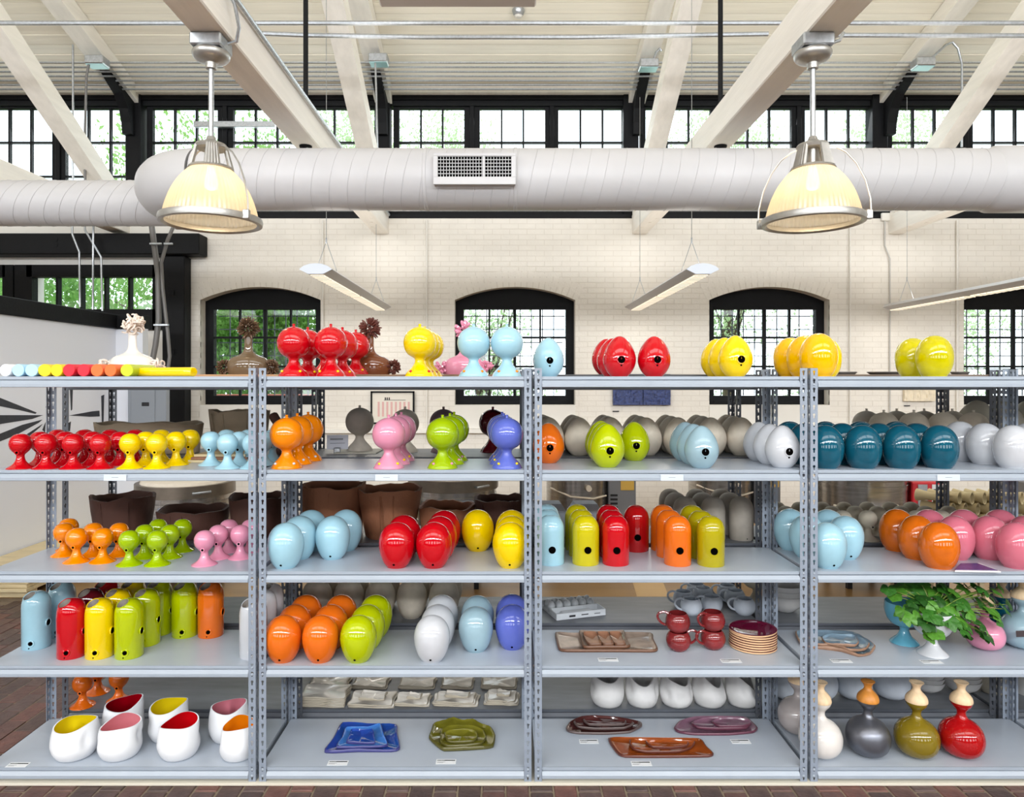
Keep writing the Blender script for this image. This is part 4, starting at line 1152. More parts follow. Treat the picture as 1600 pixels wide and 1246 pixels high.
    if kind == 'goblet':
        pr = smoothp([(0, 0), (.060, 0), (.063, .005), (.052, .016), (.033, .034), (.022, .056), (.021, .07), (.03, .082), (.055, .092), (.076, .115), (.088, .15), (.09, .18), (.087, .2)], 3) + [(.083, .2)] + smoothp([(.083, .2), (.084, .16), (.07, .125), (.03, .10), (0, .098)], 3)
        return tag(ob(name, me('goblet', lambda: MB().lathe(pr, 36)), None, loc, (0, 0, rz), scale), label, cat, group) if cname != 'white' else (lambda t: (ob('cup', me('cup', lambda: MB().lathe(pr, 36)), t), t)[1])(T())
    raise KeyError(kind)
HOLED = {'lightblue', 'red', 'yellow', 'amber', 'rust', 'lime', 'white', 'paleblue', 'violet'}
def _fix(): pass

def put(kind, c, phrase, loc, rows, z, cat='vase', group=None, name=None, scale=None, rz=None):
    """rows: (row word, Y, [px ...]) front to back, px from left to right; builds one thing per px"""
    nm = name or {'bubble': 'bubble_vase', 'bubblegrey': 'bubble_vase', 'bud': 'bud_vase', 'egg': 'egg_birdhouse', 'ovoid': 'egg_vase', 'round': 'round_vase', 'plainegg': 'egg_vase',
                  'bullet': 'bullet_birdhouse', 'plainbullet': 'bullet_vase', 'slant': 'slant_cut_vase', 'gourd': 'gourd_vase', 'mug': 'mug', 'bowl': 'bowl', 'goblet': 'goblet_vase'}[kind]
    total = sum(len(r[2]) for r in rows)
    for rw, Y, pxs in rows:
        for i, p in enumerate(pxs):
            y = Y
            if isinstance(p, tuple): p, y = p
            n = len(pxs)
            if total == 1: word = ''
            elif n == 1: word = rw
            else: word = ('%s %s from left' % (rw, ORD[i])) if rw else ORD[i] + ' from left'
            lab = ' '.join((phrase + ', ' + (word + ', ' if word else '') + loc).split())
            root_or_mesh(kind, nm, lab, cat, (X(p, y), y, z), rz(i) if callable(rz) else (rz if rz is not None else random.uniform(-.08, .08)), group if group is not None else (phrase + ' group'), scale, c)

FU, SU, TU, RU = 'of the far-left unit', 'of the second unit', 'of the third unit', 'of the fourth unit'
Q = lambda px, Y, *ds: None

# ------------------------------------------------------------------ top shelf
z = SHZ[1]
TW = [(8, 'white', 'white'), (28, 'lightblue', 'light blue'), (49, 'lightblue', 'light blue'), (69.5, 'yellow', 'yellow'), (88, 'yellow', 'yellow'), (107, 'red', 'red'),
      (130, 'red', 'red'), (151, 'rust', 'orange'), (172, 'rust', 'orange'), (198, 'lime', 'lime green')]
seen = {}
for px, c, nm in TW:
    Y = 3.12; r = .0275
    seen[c] = seen.get(c, 0) + 1
    two = sum(1 for q in TW if q[1] == c) > 1
    def tb():
        return MB().lathe([(0, 0), (r-.002, 0), (r, .002), (r, .26), (r-.004, .27), (0, .272)], 28)
    me = cached(('tube', c), lambda: tb().mesh('tube', mat(c + '_tube_glaze', {'white': (232, 236, 238), 'lightblue': (170, 212, 236), 'yellow': (252, 208, 0), 'red': (216, 20, 44), 'rust': (236, 104, 40), 'lime': (186, 200, 14)}[c], .55)))
    o = ob('glaze_tube', me, None, (X(px, Y), Y, z + r), (-PI/2, 0, random.uniform(-.12, .12)))
    tag(o, ('%s of the two %s glaze test tubes lying on the far-left top shelf' % (['left', 'right'][seen[c]-1], nm)) if two else '%s glaze test tube lying end-on on the far-left top shelf' % nm, 'tube', 'glaze test tubes on the top shelf')
for k, (a, ya, b_, yb_, r, nm) in enumerate(((212, 3.21, 301, 3.16, .021, 'nearer'), (214, 3.33, 297, 3.27, .020, 'farther'))):
    m = MB().tube(smoothp([(X(a, ya), ya, z+r), (X((a+b_)/2, (ya+yb_)/2), (ya+yb_)/2, z+r), (X(b_, yb_)-.01, yb_, z+r), (X(b_, yb_), yb_, z+r)], 3), [r]*7+[r, r*.9, r*.5] if False else r, 20)
    tag(ob('glaze_tube', m.mesh('glaze_tube', G['yellow'])), '%s of two long yellow glaze tubes lying sideways beside the lime tube' % nm, 'tube', 'glaze test tubes on the top shelf')

put('bubble', 'red', 'glossy red bubble vase with yellow beads, left file', 'top shelf', [('front', 3.2, [459]), ('middle', 3.40, [481])], z, group='red bubble vases on the top shelf')
put('bubble', 'red', 'glossy red bubble vase with yellow beads, right file', 'top shelf', [('front', 3.2, [517]), ('middle', 3.40, [535])], z, group='red bubble vases on the top shelf')
put('bubble', 'red', 'glossy red bubble vase with yellow beads, rear', 'top shelf', [('', 3.75, [507, 556])], TOPB, group='red bubble vases on the top shelf')
put('bubble', 'yellow', 'glossy yellow bubble vase with red beads', 'top shelf', [('front', 3.2, [656]), ('middle', 3.36, [663.5]), ('rear', 3.52, [670.5])], z, group='yellow bubble vases on the top shelf')
put('bubble', 'lightblue', 'light blue bubble vase with orange beads', 'top shelf', [('', 3.2, [740, 792])], z, group='light blue bubble vases on the top shelf')
put('egg', 'lightblue', 'light blue egg birdhouse', 'top shelf of the third unit', [('', 3.45, [857])], z, cat='birdhouse', group='egg birdhouses on the top shelf')
put('egg', 'red', 'glossy red egg birdhouse of the left file', 'top shelf', [('front', 3.3, [968]), ('middle', 3.47, [957]), ], z, cat='birdhouse', group='egg birdhouses on the top shelf')
put('egg', 'red', 'glossy red egg birdhouse rearmost of the left file', 'top shelf', [('', 3.75, [947])], TOPB, cat='birdhouse', group='egg birdhouses on the top shelf')
put('egg', 'red', 'glossy red egg birdhouse standing alone right of the red file', 'top shelf', [('', 3.3, [1022])], z, cat='birdhouse', group='egg birdhouses on the top shelf')
put('egg', 'yellow', 'glossy yellow egg birdhouse', 'top shelf of the third unit', [('front', 3.25, [1149]), ('middle', 3.41, [1132]), ('rear', 3.54, [1119])], z, cat='birdhouse', group='egg birdhouses on the top shelf')
put('round', 'amber', 'round amber yellow vase in the left file', 'top shelf above the post', [('front', 3.22, [1279]), ('middle', 3.39, [1257]), ('rear', 3.55, [1235])], z, group='round yellow vases on the top shelf', scale=1.03)
put('round', 'yellow', 'round bright yellow vase half hidden behind the amber one', 'top shelf above the post', [('', 3.44, [1288])], z, group='round yellow vases on the top shelf')
put('round', 'limeyellow', 'round lime yellow vase', 'top shelf of the fourth unit', [('front', 3.22, [1460]), ('rear', 3.42, [1426])], z, group='round yellow vases on the top shelf', scale=.98)

# busts with pompoms on the rear run
def pompom_spikes(m, c, R, n, rnd):
    for _ in range(n):
        d = Vector((rnd.gauss(0, 1), rnd.gauss(0, 1), rnd.gauss(0, 1))).normalized()
        p = Vector(c) + d*R*.45; q = Vector(c) + d*R*rnd.uniform(.88, 1.08)
        m.tube([p, (p+q)/2, q], [.004, .0075, .003], 5)
def pompom_curls(m, c, R, n, rnd):
    for _ in range(n):
        d = Vector((rnd.gauss(0, 1), rnd.gauss(0, 1), rnd.gauss(0, 1))).normalized()
        m.torus(Vector(c) + d*R*.7, Vector((rnd.gauss(0, 1), rnd.gauss(0, 1), rnd.gauss(0, 1))), R*rnd.uniform(.22, .38), .0045, 12, 5, arc=rnd.uniform(4.2, 5.8))
def bust(px, Y, c, label, curls, z, seed, s=1.0, blob=False):
    rnd = random.Random(seed)
    t = thing('pompom_bust_vase', label, 'vase', (X(px, Y), Y, z), 0, 'pompom bust vases on the rear run', s)
    g = G[c]
    pr = smoothp([(0, 0), (.10, 0), (.112, .006), (.120, .035), (.117, .065), (.098, .092), (.06, .108), (.035, .122), (.024, .145), (.0215, .18), (.022, .215), (.024, .225), (0, .226)], 3)
    ob('torso', cached(('bust', c), lambda: MB().lathe(pr, 40, sy=.62).mesh('torso', g)), t)
    for k, (cx, cy, cz, R) in enumerate(((0, 0, .262, .064), (-.135, -.01, .042, .046), (.135, -.01, .042, .046))):
        m = MB()
        if curls: pompom_curls(m, (cx, cy, cz), R, 46 if k == 0 else 30, rnd)
        elif blob:
            for _ in range(44 if k == 0 else 30):
                d = Vector((rnd.gauss(0, 1), rnd.gauss(0, 1), rnd.gauss(0, 1))).normalized()
                m.tube([Vector((cx, cy, cz)) + d*R*.4, Vector((cx, cy, cz)) + d*R*.85, Vector((cx, cy, cz)) + d*R], [.007, .010, .005], 6)
        else: pompom_spikes(m, (cx, cy, cz), R, 130 if k == 0 else 80, rnd)
        ob('pompom', m.mesh('pompom', {'bone': mat('bone_curls', (226, 212, 200), .4), 'taupe': mat('bronze_spikes', (98, 76, 58), .25, metal=.4), 'brown': mat('umber_spikes', (96, 52, 44), .35), 'pink': G['pink']}[c]), t)
bust(207, 3.84, 'bone', 'white bust-shaped vase with curly ceramic hair', True, TOPB, 1, 1.03)
bust(388, 3.84, 'taupe', 'taupe bust-shaped vase with spiky pompoms beside the first post', False, TOPB, 2, .97)
bust(578, 3.86, 'brown', 'brown bust-shaped vase with spiky pompoms right of the red vases', False, TOPB, 3, .97)
bust(725, 3.86, 'pink', 'pink bust-shaped vase with knobbly pompoms behind the blue vases', False, TOPB, 4, .92, True)
for k, (px, w_, a) in enumerate(((1318, 42, .03), (1384, 66, -.02), (1500, 40, .02))):
    Y = 3.86
    m = MB().lathe([(0, 0), (w_/2/F*Y*.8, 0), (w_/2/F*Y, .012), (w_/2/F*Y*.97, .016), (0, .008)], 18, sy=.6)
    tag(ob('shallow_dish', m.mesh('shallow_dish', mat('dark_dish', (96, 92, 90), .3)), None, (X(px, Y), Y, TOPB), (0, 0, .3*k)), 'thin dark dish on the top shelf, %s' % ['right of the amber vases', 'left of the lime vases', 'right of the lime vases'][k], 'dish')

# ------------------------------------------------------------------ second shelf
z, zb_ = SHZ[2], BZ[2]
L2 = 'second shelf '
cols = [32, 72, 114.5, 157]
put('bud', 'red', 'small red bud vase', L2 + FU, [('front row', 3.16, cols), ('middle row', 3.29, [62, 102, 145, 188]), ('rear row', 3.43, [90, 132, 172, 211])], z, group='red bud vases', rz=.2)
put('bud', 'yellow', 'small yellow bud vase', L2 + FU, [('front row', 3.17, [203.5, 245]), ('middle row', 3.29, [228, 275]), ('rear row', 3.42, [252, 297])], z, group='yellow bud vases', rz=.2)
put('bud', 'lightblue', 'small light blue bud vase', L2 + FU, [('front row', 3.17, [355.5, 395]), ('middle row', 3.29, [329.5, 374, 412]), ('rear row', 3.42, [354, 388, 426])], z, group='light blue bud vases', rz=.15)
put('bubble', 'orange', 'orange bubble vase with white beads', L2 + SU, [('front', 3.18, [448]), ('middle', 3.33, [464.5]), ('rear', 3.47, [481.5])], z, group='orange bubble vases')
put('bubble', 'pink', 'pink bubble vase with yellow beads', L2 + SU, [('front', 3.18, [607.5]), ('middle', 3.33, [618.5]), ('rear', 3.47, [627])], z, group='pink bubble vases')
put('bubble', 'green', 'lime green bubble vase with pink beads', L2 + SU, [('front', 3.18, [691.5]), ('middle', 3.33, [703]), ('rear', 3.47, [709.5])], z, group='lime bubble vases')
put('bubble', 'violet', 'violet blue bubble vase with yellow beads', L2 + SU, [('front', 3.18, [792]), ('middle', 3.33, [787]), ('rear', 3.47, [784.5])], z, group='violet bubble vases')
put('bubblegrey', BISQD, 'unglazed grey bubble vase on a thin slab', 'rear run behind the orange and pink vases', [('', 3.92, [562])], zb_+.008, scale=1.05)
tag(ob('slab', MB().bbox(X(530, 3.92), X(594, 3.92), 3.80, 4.03, zb_+.0005, zb_+.0075, .002).mesh('slab', mat('pale_slab', (188, 184, 170), .7), False)), 'thin pale slab under the unglazed grey bubble vase', 'slab')
put('bubblegrey', BISQ, 'unglazed grey bubble vase half hidden behind the pink vases', 'rear run', [('', 3.92, [633])], zb_, scale=1.05)
put('bubblegrey', mat('purple_grey_clay', (112, 92, 96), .7), 'unglazed purple-grey bubble vase behind the lime vases', 'rear run', [('', 3.92, [693])], zb_, scale=1.05)
put('bubblegrey', 'maroon', 'dark maroon bubble vase behind the violet vases', 'rear run', [('', 3.92, [770])], zb_, scale=1.05)
t = thing('card_holder', 'grey text card in a small clip left of the unglazed bubble vase', 'sign', (X(527, 3.86), 3.86, zb_), .15)
ob('card', MB().box(-.058, .058, -.002, .0, .02, .10).mesh('card', mat('grey_card', (176, 178, 188), .6), False), t, rot=(-.25, 0, 0))
ob('clip', MB().bbox(-.018, .018, -.02, .02, 0, .03, .004).mesh('clip', GALV, False), t)
ob('text_line', MB().box(-.04, .03, -.004, -.002, .072, .081).box(-.04, .04, -.004, -.002, .052, .055).mesh('text_line', INKG, False), t, rot=(-.25, 0, 0))
t = thing('horn_vessel', 'dark brown clay horn-necked vessel behind the front orange bubble vase', 'vessel', (X(448, 3.8), 3.8, zb_))
ob('body', MB().lathe(smoothp([(0, 0), (.05, 0), (.075, .04), (.07, .1), (.04, .14), (0, .15)], 3), 24).mesh('body', POTB), t)
ob('horn', MB().tube(smoothp([(-.02, 0, .12), (-.045, 0, .165), (-.065, 0, .195), (-.078, 0, .222)], 3), [.03]*4+[.026]*4+[.024, .012], 12).mesh('horn', POTB), t)
for k in range(3): tag(ob('slab', MB().bbox(X(305, 3.45)+.01*k, X(398, 3.45)-.012*k, 3.37+.01*k, 3.53, z+.0005+.013*k, z+.0125+.013*k, .001).mesh('slab', [PLY, mat('umber_slab', (150, 106, 84), .7), PLY][k], False)), ['lowest', 'middle', 'uppermost'][k] + ' thin slab lying behind the small light blue bud vases', 'slab', 'slabs behind the light blue bud vases')

def wobble_pot(px, Y, z, w_, h, taper, m, label, seed, oval=1.0, wall=.016, rimj=.0065, name='clay_pot'):
    """slab built pot: wavy torn rim, faceted walls, thick lip"""
    rnd = random.Random(seed); n = 44
    ph = [rnd.uniform(0, 6.28) for _ in range(6)]
    R = w_/2
    rf = [1 + .03*math.sin(2*2*PI*i/n+ph[0]) + .02*math.sin(5*2*PI*i/n+ph[1]) for i in range(n)]
    hf = [rimj*(math.sin(3*2*PI*i/n+ph[2]) + .6*math.sin(7*2*PI*i/n+ph[3]) + .4*rnd.uniform(-1, 1)) for i in range(n)]
    rows_ = [(0, taper), (.02, taper*1.03), (.3, taper+(1-taper)*.35), (.65, taper+(1-taper)*.72), (1, 1)]
    vs, fs = [], []
    for fz, fr in rows_:
        for i in range(n):
            a = 2*PI*i/n; vs.append((R*fr*rf[i]*math.cos(a), R*fr*rf[i]*math.sin(a)*oval, h*fz + (hf[i] if fz == 1 else hf[i]*.3*fz)))
    for fz, fr in ((1.0, 1), (.6, .9), (.08, .9)):
        for i in range(n):
            a = 2*PI*i/n
            q = R*(taper+(1-taper)*fz)*rf[i] - wall
            vs.append((q*math.cos(a), q*math.sin(a)*oval, max(.01, h*fz + (hf[i] if fz == 1 else 0))))
    k = len(rows_)+3
    for j in range(k-1):
        for i in range(n): fs.append((j*n+i, j*n+(i+1) % n, (j+1)*n+(i+1) % n, (j+1)*n+i))
    fs.append(tuple(range(n-1, -1, -1))); fs.append(tuple((k-1)*n+i for i in range(n)))
    t = thing(name, label, 'pot', (X(px, Y), Y, z))
    ob('pot_wall', MB().add(vs, fs).mesh('pot_wall', m), t)
    sm = MB()
    for _ in range(3):
        a = rnd.uniform(PI*1.15, PI*1.85); b_ = a + rnd.uniform(-.12, .12)
        sm.tube([((R*(taper+(1-taper)*f)+.001)*1.0*math.cos(a+(b_-a)*f), (R*(taper+(1-taper)*f)+.001)*math.sin(a+(b_-a)*f)*oval, h*f) for f in (.05, .35, .65, .92)], .003, 4)
    ob('seam', sm.mesh('seam', m), t)
wobble_pot(234, 3.88, zb_, .60, .165, .9, POTG, 'long grey clay trough behind the small yellow vases', 11, .45)
wobble_pot(375, 3.9, zb_, .34, .235, .82, POTG, 'grey clay pot behind the small light blue vases', 12, .6)

put('egg', 'rust', 'burnt orange egg birdhouse beside the post', L2 + TU, [('', 3.38, [857])], z, cat='birdhouse', group='egg birdhouses on the second shelf')
put('egg', 'lime', 'lime egg birdhouse of the left file', L2 + TU, [('front', 3.22, [949]), ('middle', 3.35, [943]), ('rear', 3.48, [938.5])], z, cat='birdhouse', group='egg birdhouses on the second shelf', scale=1.03)
put('egg', 'lime', 'lime egg birdhouse standing alone right of the lime file', L2 + TU, [('', 3.48, [991])], z, cat='birdhouse', group='egg birdhouses on the second shelf')
put('egg', 'paleblue', 'pale blue egg birdhouse', L2 + TU, [('front', 3.19, [1096]), ('middle', 3.33, [1083]), ('rear', 3.47, [1070.5])], z, cat='birdhouse', group='egg birdhouses on the second shelf')
put('egg', 'white', 'white egg birdhouse', L2 + TU, [('front', 3.205, [1222.5]), ('middle', 3.33, [1203]), ('rear', 3.47, [1186])], z, cat='birdhouse', group='egg birdhouses on the second shelf')
put('plainegg', BISQ, 'unglazed grey egg vase', 'rear run behind the egg birdhouses', [('front row', 3.75, [858, 905.5, 955, 1010, 1060, 1111, 1159]), ('middle row', 3.90, [853, 900, 949, 1000, 1049, 1098, 1146]), ('rear row', 4.04, [848, 894, 942, 992, 1040, 1088, 1135])], zb_, group='unglazed grey egg vases on the second shelf', scale=1.06)
put('round', 'teal', 'speckled teal round vase', L2 + RU, [('front row', 3.19, [1289.5, 1348, 1408, 1467.5]), ('middle row', 3.34, [1258, 1316, 1373, 1432]), ('rear row', 3.48, [1234, 1290, 1345, 1401])], z, group='teal round vases')
put('round', 'white', 'large round white vase', L2 + RU, [('front row', 3.19, [1583]), ('middle row', 3.34, [1539, 1607]), ('rear row', 3.48, [1500])], z, group='round white vases')
put('bubblegrey', BISQ, 'unglazed grey bubble vase', 'rear run behind the teal vases', [('front row', 3.78, [1381, 1428, 1474, 1521]), ('rear row', 3.96, [1354, 1401, 1444, 1488])], zb_, group='unglazed bubble vases behind the teal vases')
put('plainegg', BISQL, 'tall unglazed beige egg vase', 'rear run behind the white round vases', [('', 3.98, [1527, 1566, 1608])], zb_, group='tall unglazed egg vases', scale=1.5)

# ------------------------------------------------------------------ third shelf
z, zb_ = SHZ[3], BZ[3]
L3 = 'third shelf '
put('bud', 'orange', 'small orange bud vase', L3 + FU, [('front row', 3.27, [119.5, 160.5]), ('middle row', 3.39, [100, 146, 186]), ('rear', 3.5, [107])], z, group='orange bud vases', rz=.15)
put('bud', 'green', 'small lime green bud vase', L3 + FU, [('front row', 3.22, [202, 246]), ('middle row', 3.35, [226, 265.5]), ('rear row', 3.48, [247, 285])], z, group='lime bud vases', rz=.15)
put('bud', 'pink', 'small pink bud vase', L3 + FU, [('front', 3.22, [319.5]), ('middle row', 3.34, [341, 375.5]), ('rear row', 3.47, [357.5, 391])], z, group='pink bud vases', rz=.15)
wobble_pot(192, 3.87, zb_, .32, .212, .82, POTB, 'dark brown clay pot in the far-left unit above the orange vases', 21)
wobble_pot(303, 3.87, zb_, .37, .145, .86, POTB, 'low wide dark brown clay pot behind the small lime vases', 22)
wobble_pot(402, 3.86, zb_, .30, .215, .84, POTB, 'dark brown clay pot straddling the first post', 23)
wobble_pot(521, 3.88, zb_, .365, .275, .86, POTM, 'tall brown clay pot right of the first post', 24)
wobble_pot(609, 3.84, zb_, .35, .262, .72, POTM, 'tall tapering brown clay pot left of the red eggs', 25)
wobble_pot(698, 3.88, zb_, .32, .16, .9, POTM, 'low brown clay bowl with pale wavy rim behind the red eggs', 26)
wobble_pot(783, 3.88, zb_, .30, .20, .82, POTB, 'brown clay pot behind the yellow eggs', 27)
put('ovoid', 'lightblue', 'light blue egg vase of the left file', L3 + SU, [('front', 3.18, [446.5]), ('middle', 3.34, [468]), ('rear', 3.49, [486])], z, group='light blue egg vases')
put('ovoid', 'lightblue', 'light blue egg vase of the right file', L3 + SU, [('front', 3.34, [520]), ('rear', 3.5, [540.5])], z, group='light blue egg vases')
put('ovoid', 'red', 'glossy red egg vase of the left file', L3 + SU, [('front', 3.19, [620]), ('rear', 3.36, [631])], z, group='red egg vases')
put('ovoid', 'red', 'glossy red egg vase of the right file', L3 + SU, [('front', 3.19, [678]), ('middle', 3.33, [687]), ('rear', 3.48, [694])], z, group='red egg vases')
put('ovoid', 'yellow', 'yellow egg vase standing alone', L3 + SU, [('', 3.5, [746.5])], z, group='yellow egg vases')
put('ovoid', 'yellow', 'yellow egg vase of the file beside the post', L3 + SU, [('front', 3.19, [797.5]), ('middle', 3.34, [799]), ('rear', 3.49, [799.5])], z, group='yellow egg vases')
put('bullet', 'lightblue', 'light blue bullet birdhouse', L3 + TU, [('front', 3.25, [860.5]), ('middle', 3.39, [857]), ('rear', 3.52, [854.5])], z, cat='birdhouse', group='light blue bullet birdhouses')
put('bullet', 'mustard', 'mustard yellow bullet birdhouse', L3 + TU, [('front', 3.245, [915]), ('middle', 3.39, [908.5]), ('rear', 3.52, [902])], z, cat='birdhouse', group='mustard bullet birdhouses')
put('bullet', 'red', 'red bullet birdhouse of the file', L3 + TU, [('front', 3.24, [962]), ('middle', 3.38, [956]), ('rear', 3.51, [951])], z, cat='birdhouse', group='red bullet birdhouses')
put('bullet', 'cherry', 'deep red bullet birdhouse set back from the file', L3 + TU, [('', 3.5, [994])], z, cat='birdhouse', group='red bullet birdhouses')
put('bullet', 'rust', 'orange bullet birdhouse', L3 + TU, [('front', 3.235, [1058.5]), ('middle', 3.38, [1045.5]), ('rear', 3.51, [1036])], z, cat='birdhouse', group='orange bullet birdhouses')
put('bullet', 'olive', 'olive yellow bullet birdhouse', L3 + TU, [('front', 3.225, [1110.5]), ('middle', 3.36, [1095]), ('rear', 3.50, [1081])], z, cat='birdhouse', group='olive bullet birdhouses')
put('plainbullet', BISQD, 'unglazed grey bullet vase', 'rear run left of the blue eggs', [('front row', 3.76, [1070.5, 1114, 1158]), ('middle row', 3.90, [1056, 1098, 1140]), ('rear row', 4.03, [1047, 1088, 1127])], zb_, group='unglazed grey bullet vases', scale=1.02)
for px, nm in ((859, 'left'), (914, 'right')):
    Y = 3.86; s = F/Y
    m = MB(); q = [(-.085, .0), (.085, .0), (.085, .135), (.06, .176), (-.06, .176), (-.085, .135)]
    m.prism([(-.075, 0), (.075, 0), (.085, .135), (.058, .178), (-.058, .178), (-.085, .135)], 'y', -.06, .06)
    m.prism([(-.085, .133), (.085, .133), (.08, .139), (-.08, .139)], 'y', -.066, .066)
    tag(ob('faceted_vase', m.mesh('faceted_vase', BISQB, False), None, (X(px, Y), Y, zb_), (0, 0, .06)), '%s one of two grey faceted boxy vases behind the bullet birdhouses' % nm, 'vase', 'faceted grey vases')
put('ovoid', 'lightblue', 'light blue egg vase left of the post', L3 + RU, [('front', 3.36, [1261]), ('rear', 3.52, [1235])], z, group='light blue egg vases in the fourth unit')
put('ovoid', 'lightblue', 'light blue egg vase right of the post', L3 + RU, [('front', 3.18, [1293]), ('middle', 3.34, [1321]), ('rear', 3.5, [1294])], z, group='light blue egg vases in the fourth unit')
HOLED_SAVE = set(HOLED)
put('round', 'copper', 'speckled orange round vase', L3 + RU, [('front', 3.18, [1467]), ('middle', 3.34, [1433]), ('rear', 3.5, [1402])], z, group='orange round vases', scale=1.05)
put('round', 'rosepink', 'glossy pink round vase', L3 + RU, [('front', 3.18, [1589]), ('middle row', 3.34, [1492, 1546, 1604]), ('rear row', 3.5, [1452, 1506, 1563])], z, group='pink round vases', scale=1.04)
put('bud', BISQL, 'small unglazed beige bud vase', 'rear run behind the orange vases', [('front row', 3.73, [1317, 1356, 1395, 1433, 1471]), ('middle row', 3.86, [1228, 1262, 1300, 1336, 1371, 1408, 1446, 1482]), ('rear row', 3.99, [1215, 1249, 1285, 1319, 1355, 1391, 1424])], zb_, group='unglazed bud vases', rz=.2)
t = thing('tablet', 'thin dark purple booklet with white page edge beside the orange vase', 'booklet', (X(1530, 3.2), 3.2, z))
def shp(pts, zz): return [(X(a, YZ(b, zz)) - X(1530, 3.2), YZ(b, zz) - 3.2) for a, b in pts]
cpt = [(1492, 893), (1501, 881.5), (1530, 881), (1564, 894)]
ob('pages', MB().prism(shp(cpt, z+.004), 'z', .0005, .006).mesh('pages', CARDW, False), t)
ob('cover', MB().prism(shp([(1491.5, 891), (1501, 881), (1527, 880.8), (1559, 892)], z+.006), 'z', .0062, .0075).mesh('cover', mat('purple_cover', (48, 42, 92), .3, two=(88, 76, 140), scale=90), False), t)

# ------------------------------------------------------------------ fourth shelf
z, zb_ = SHZ[4], BZ[4]
L4 = 'fourth shelf '
put('slant', 'lightblue', 'light blue slant-cut vase', L4 + FU, [('left', 3.33, [57]), ('right', 3.48, [97])], z, group='slant-cut vases', rz=0)
put('slant', 'red', 'red slant-cut vase', L4 + FU, [('front', 3.22, [112]), ('rear', 3.51, [167])], z, group='slant-cut vases', rz=0)
put('slant', 'maroon', 'maroon slant-cut vase', L4 + FU, [('', 3.37, [142])], z, group='slant-cut vases', rz=0)
put('slant', 'yellow', 'yellow slant-cut vase', L4 + FU, [('front', 3.22, [156]), ('middle', 3.37, [184]), ('rear', 3.51, [208])], z, group='slant-cut vases', rz=0)
put('slant', 'lime', 'lime slant-cut vase of the front file', L4 + FU, [('front', 3.22, [202]), ('middle', 3.37, [229]), ('rear', 3.51, [249])], z, group='slant-cut vases', rz=0)
put('slant', 'lime', 'lime slant-cut vase standing beside the orange one', L4 + FU, [('', 3.48, [289])], z, group='slant-cut vases', rz=0)
put('slant', 'rust', 'orange slant-cut vase', L4 + FU, [('', 3.48, [329.5])], z, group='slant-cut vases', rz=0)
put('slant', 'white', 'white slant-cut vase', L4 + 'at the first post', [('front', 3.22, [396]), ('middle', 3.345, [412]), ('rear', 3.455, [423])], z, group='slant-cut vases', rz=0)
put('ovoid', 'rust', 'orange egg vase of the left file', L4 + SU, [('front', 3.17, [442.5]), ('middle', 3.32, [460.5]), ('rear', 3.47, [478])], z, group='orange egg vases')
put('ovoid', 'rust', 'orange egg vase of the right file', L4 + SU, [('front', 3.17, [501]), ('middle', 3.32, [517]), ('rear', 3.47, [532.5])], z, group='orange egg vases')
put('ovoid', 'lime', 'lime egg vase', L4 + SU, [('front', 3.17, [560]), ('middle', 3.32, [574]), ('rear', 3.47, [587])], z, group='lime egg vases')
put('ovoid', 'white', 'white egg vase', L4 + SU, [('front', 3.17, [675]), ('middle', 3.32, [684]), ('rear', 3.47, [690.5])], z, group='white egg vases')
put('ovoid', 'paleblue', 'pale grey-blue egg vase', L4 + SU, [('front', 3.29, [743.5]), ('rear', 3.46, [746])], z, group='grey-blue egg vases')
put('ovoid', 'violet', 'violet blue egg vase', L4 + SU, [('front', 3.32, [800.5]), ('rear', 3.48, [800])], z, group='violet egg vases')
put('ovoid', BISQ, 'unglazed grey egg vase', 'rear run above the white slab plates', [('front row', 3.76, [495, 545, 594, 643.5, 694]), ('rear row', 3.95, [506, 554, 602, 650, 700])], zb_, group='unglazed egg vases on the fourth shelf')

# egg carton
t = thing('egg_carton', 'open pale egg carton on the rear shelf', 'carton', (X(893, 3.86), 3.86, zb_), math.radians(18))
CART = mat('carton_pulp', (198, 202, 206), .8, noise=.05, scale=30)
m = MB()
m.prism([(-.14, -.02), (.14, -.02), (.14, .08), (-.14, .08)], 'z', .0, .012)
for i in range(6):
    for j in range(2): m.lathe([(0, .004), (.016, .004), (.0225, .03), (.0215, .03), (.015, .008), (0, .008)], 14, (-.1165+.0465*i, .007+.046*j, 0))
m.prism([(-.142, .078), (.142, .078), (.142, .086), (-.142, .086)], 'z', .0, .045)
ob('tray', m.mesh('tray', CART, False), t)
lid = MB().prism([(-.142, -.13), (.142, -.13), (.142, -.035), (-.142, -.035)], 'z', .002, .006)
for a in ((-.142, .142, -.133, -.128), (-.142, .142, -.036, -.031), (-.143, -.138, -.13, -.033), (.138, .143, -.13, -.033)): lid.box(a[0], a[1], a[2], a[3], .002, .035)
lid.bbox(-.09, .09, -.125, -.04, .005, .02, .008)
ob('lid', lid.mesh('lid', CART, False), t)
ob('lid_print', MB().box(-.07, -.035, -.1345, -.133, .012, .022).box(.0, .04, -.1345, -.133, .016, .021).box(.075, .11, -.1345, -.133, .016, .019).mesh('lid_print', INK, False), t)
for i in range(6):
    for j in range(2):
        e = ob('egg', cached('hen_egg', lambda: MB().lathe(smoothp([(0, 0), (.012, .004), (.0205, .02), (.019, .034), (.010, .047), (0, .051)], 3), 18).mesh('egg', mat('pale_egg', (206, 210, 214), .5))), None, (0, 0, 0))
        p = Matrix.Rotation(math.radians(18), 3, 'Z') @ Vector((-.1165+.0465*i, .007+.046*j, .0085)); e.location = p + t.location
        tag(e, 'pale egg, %s row %s from left in the open carton' % (['near', 'far'][j], ORD[i]), 'egg', 'eggs in the carton')

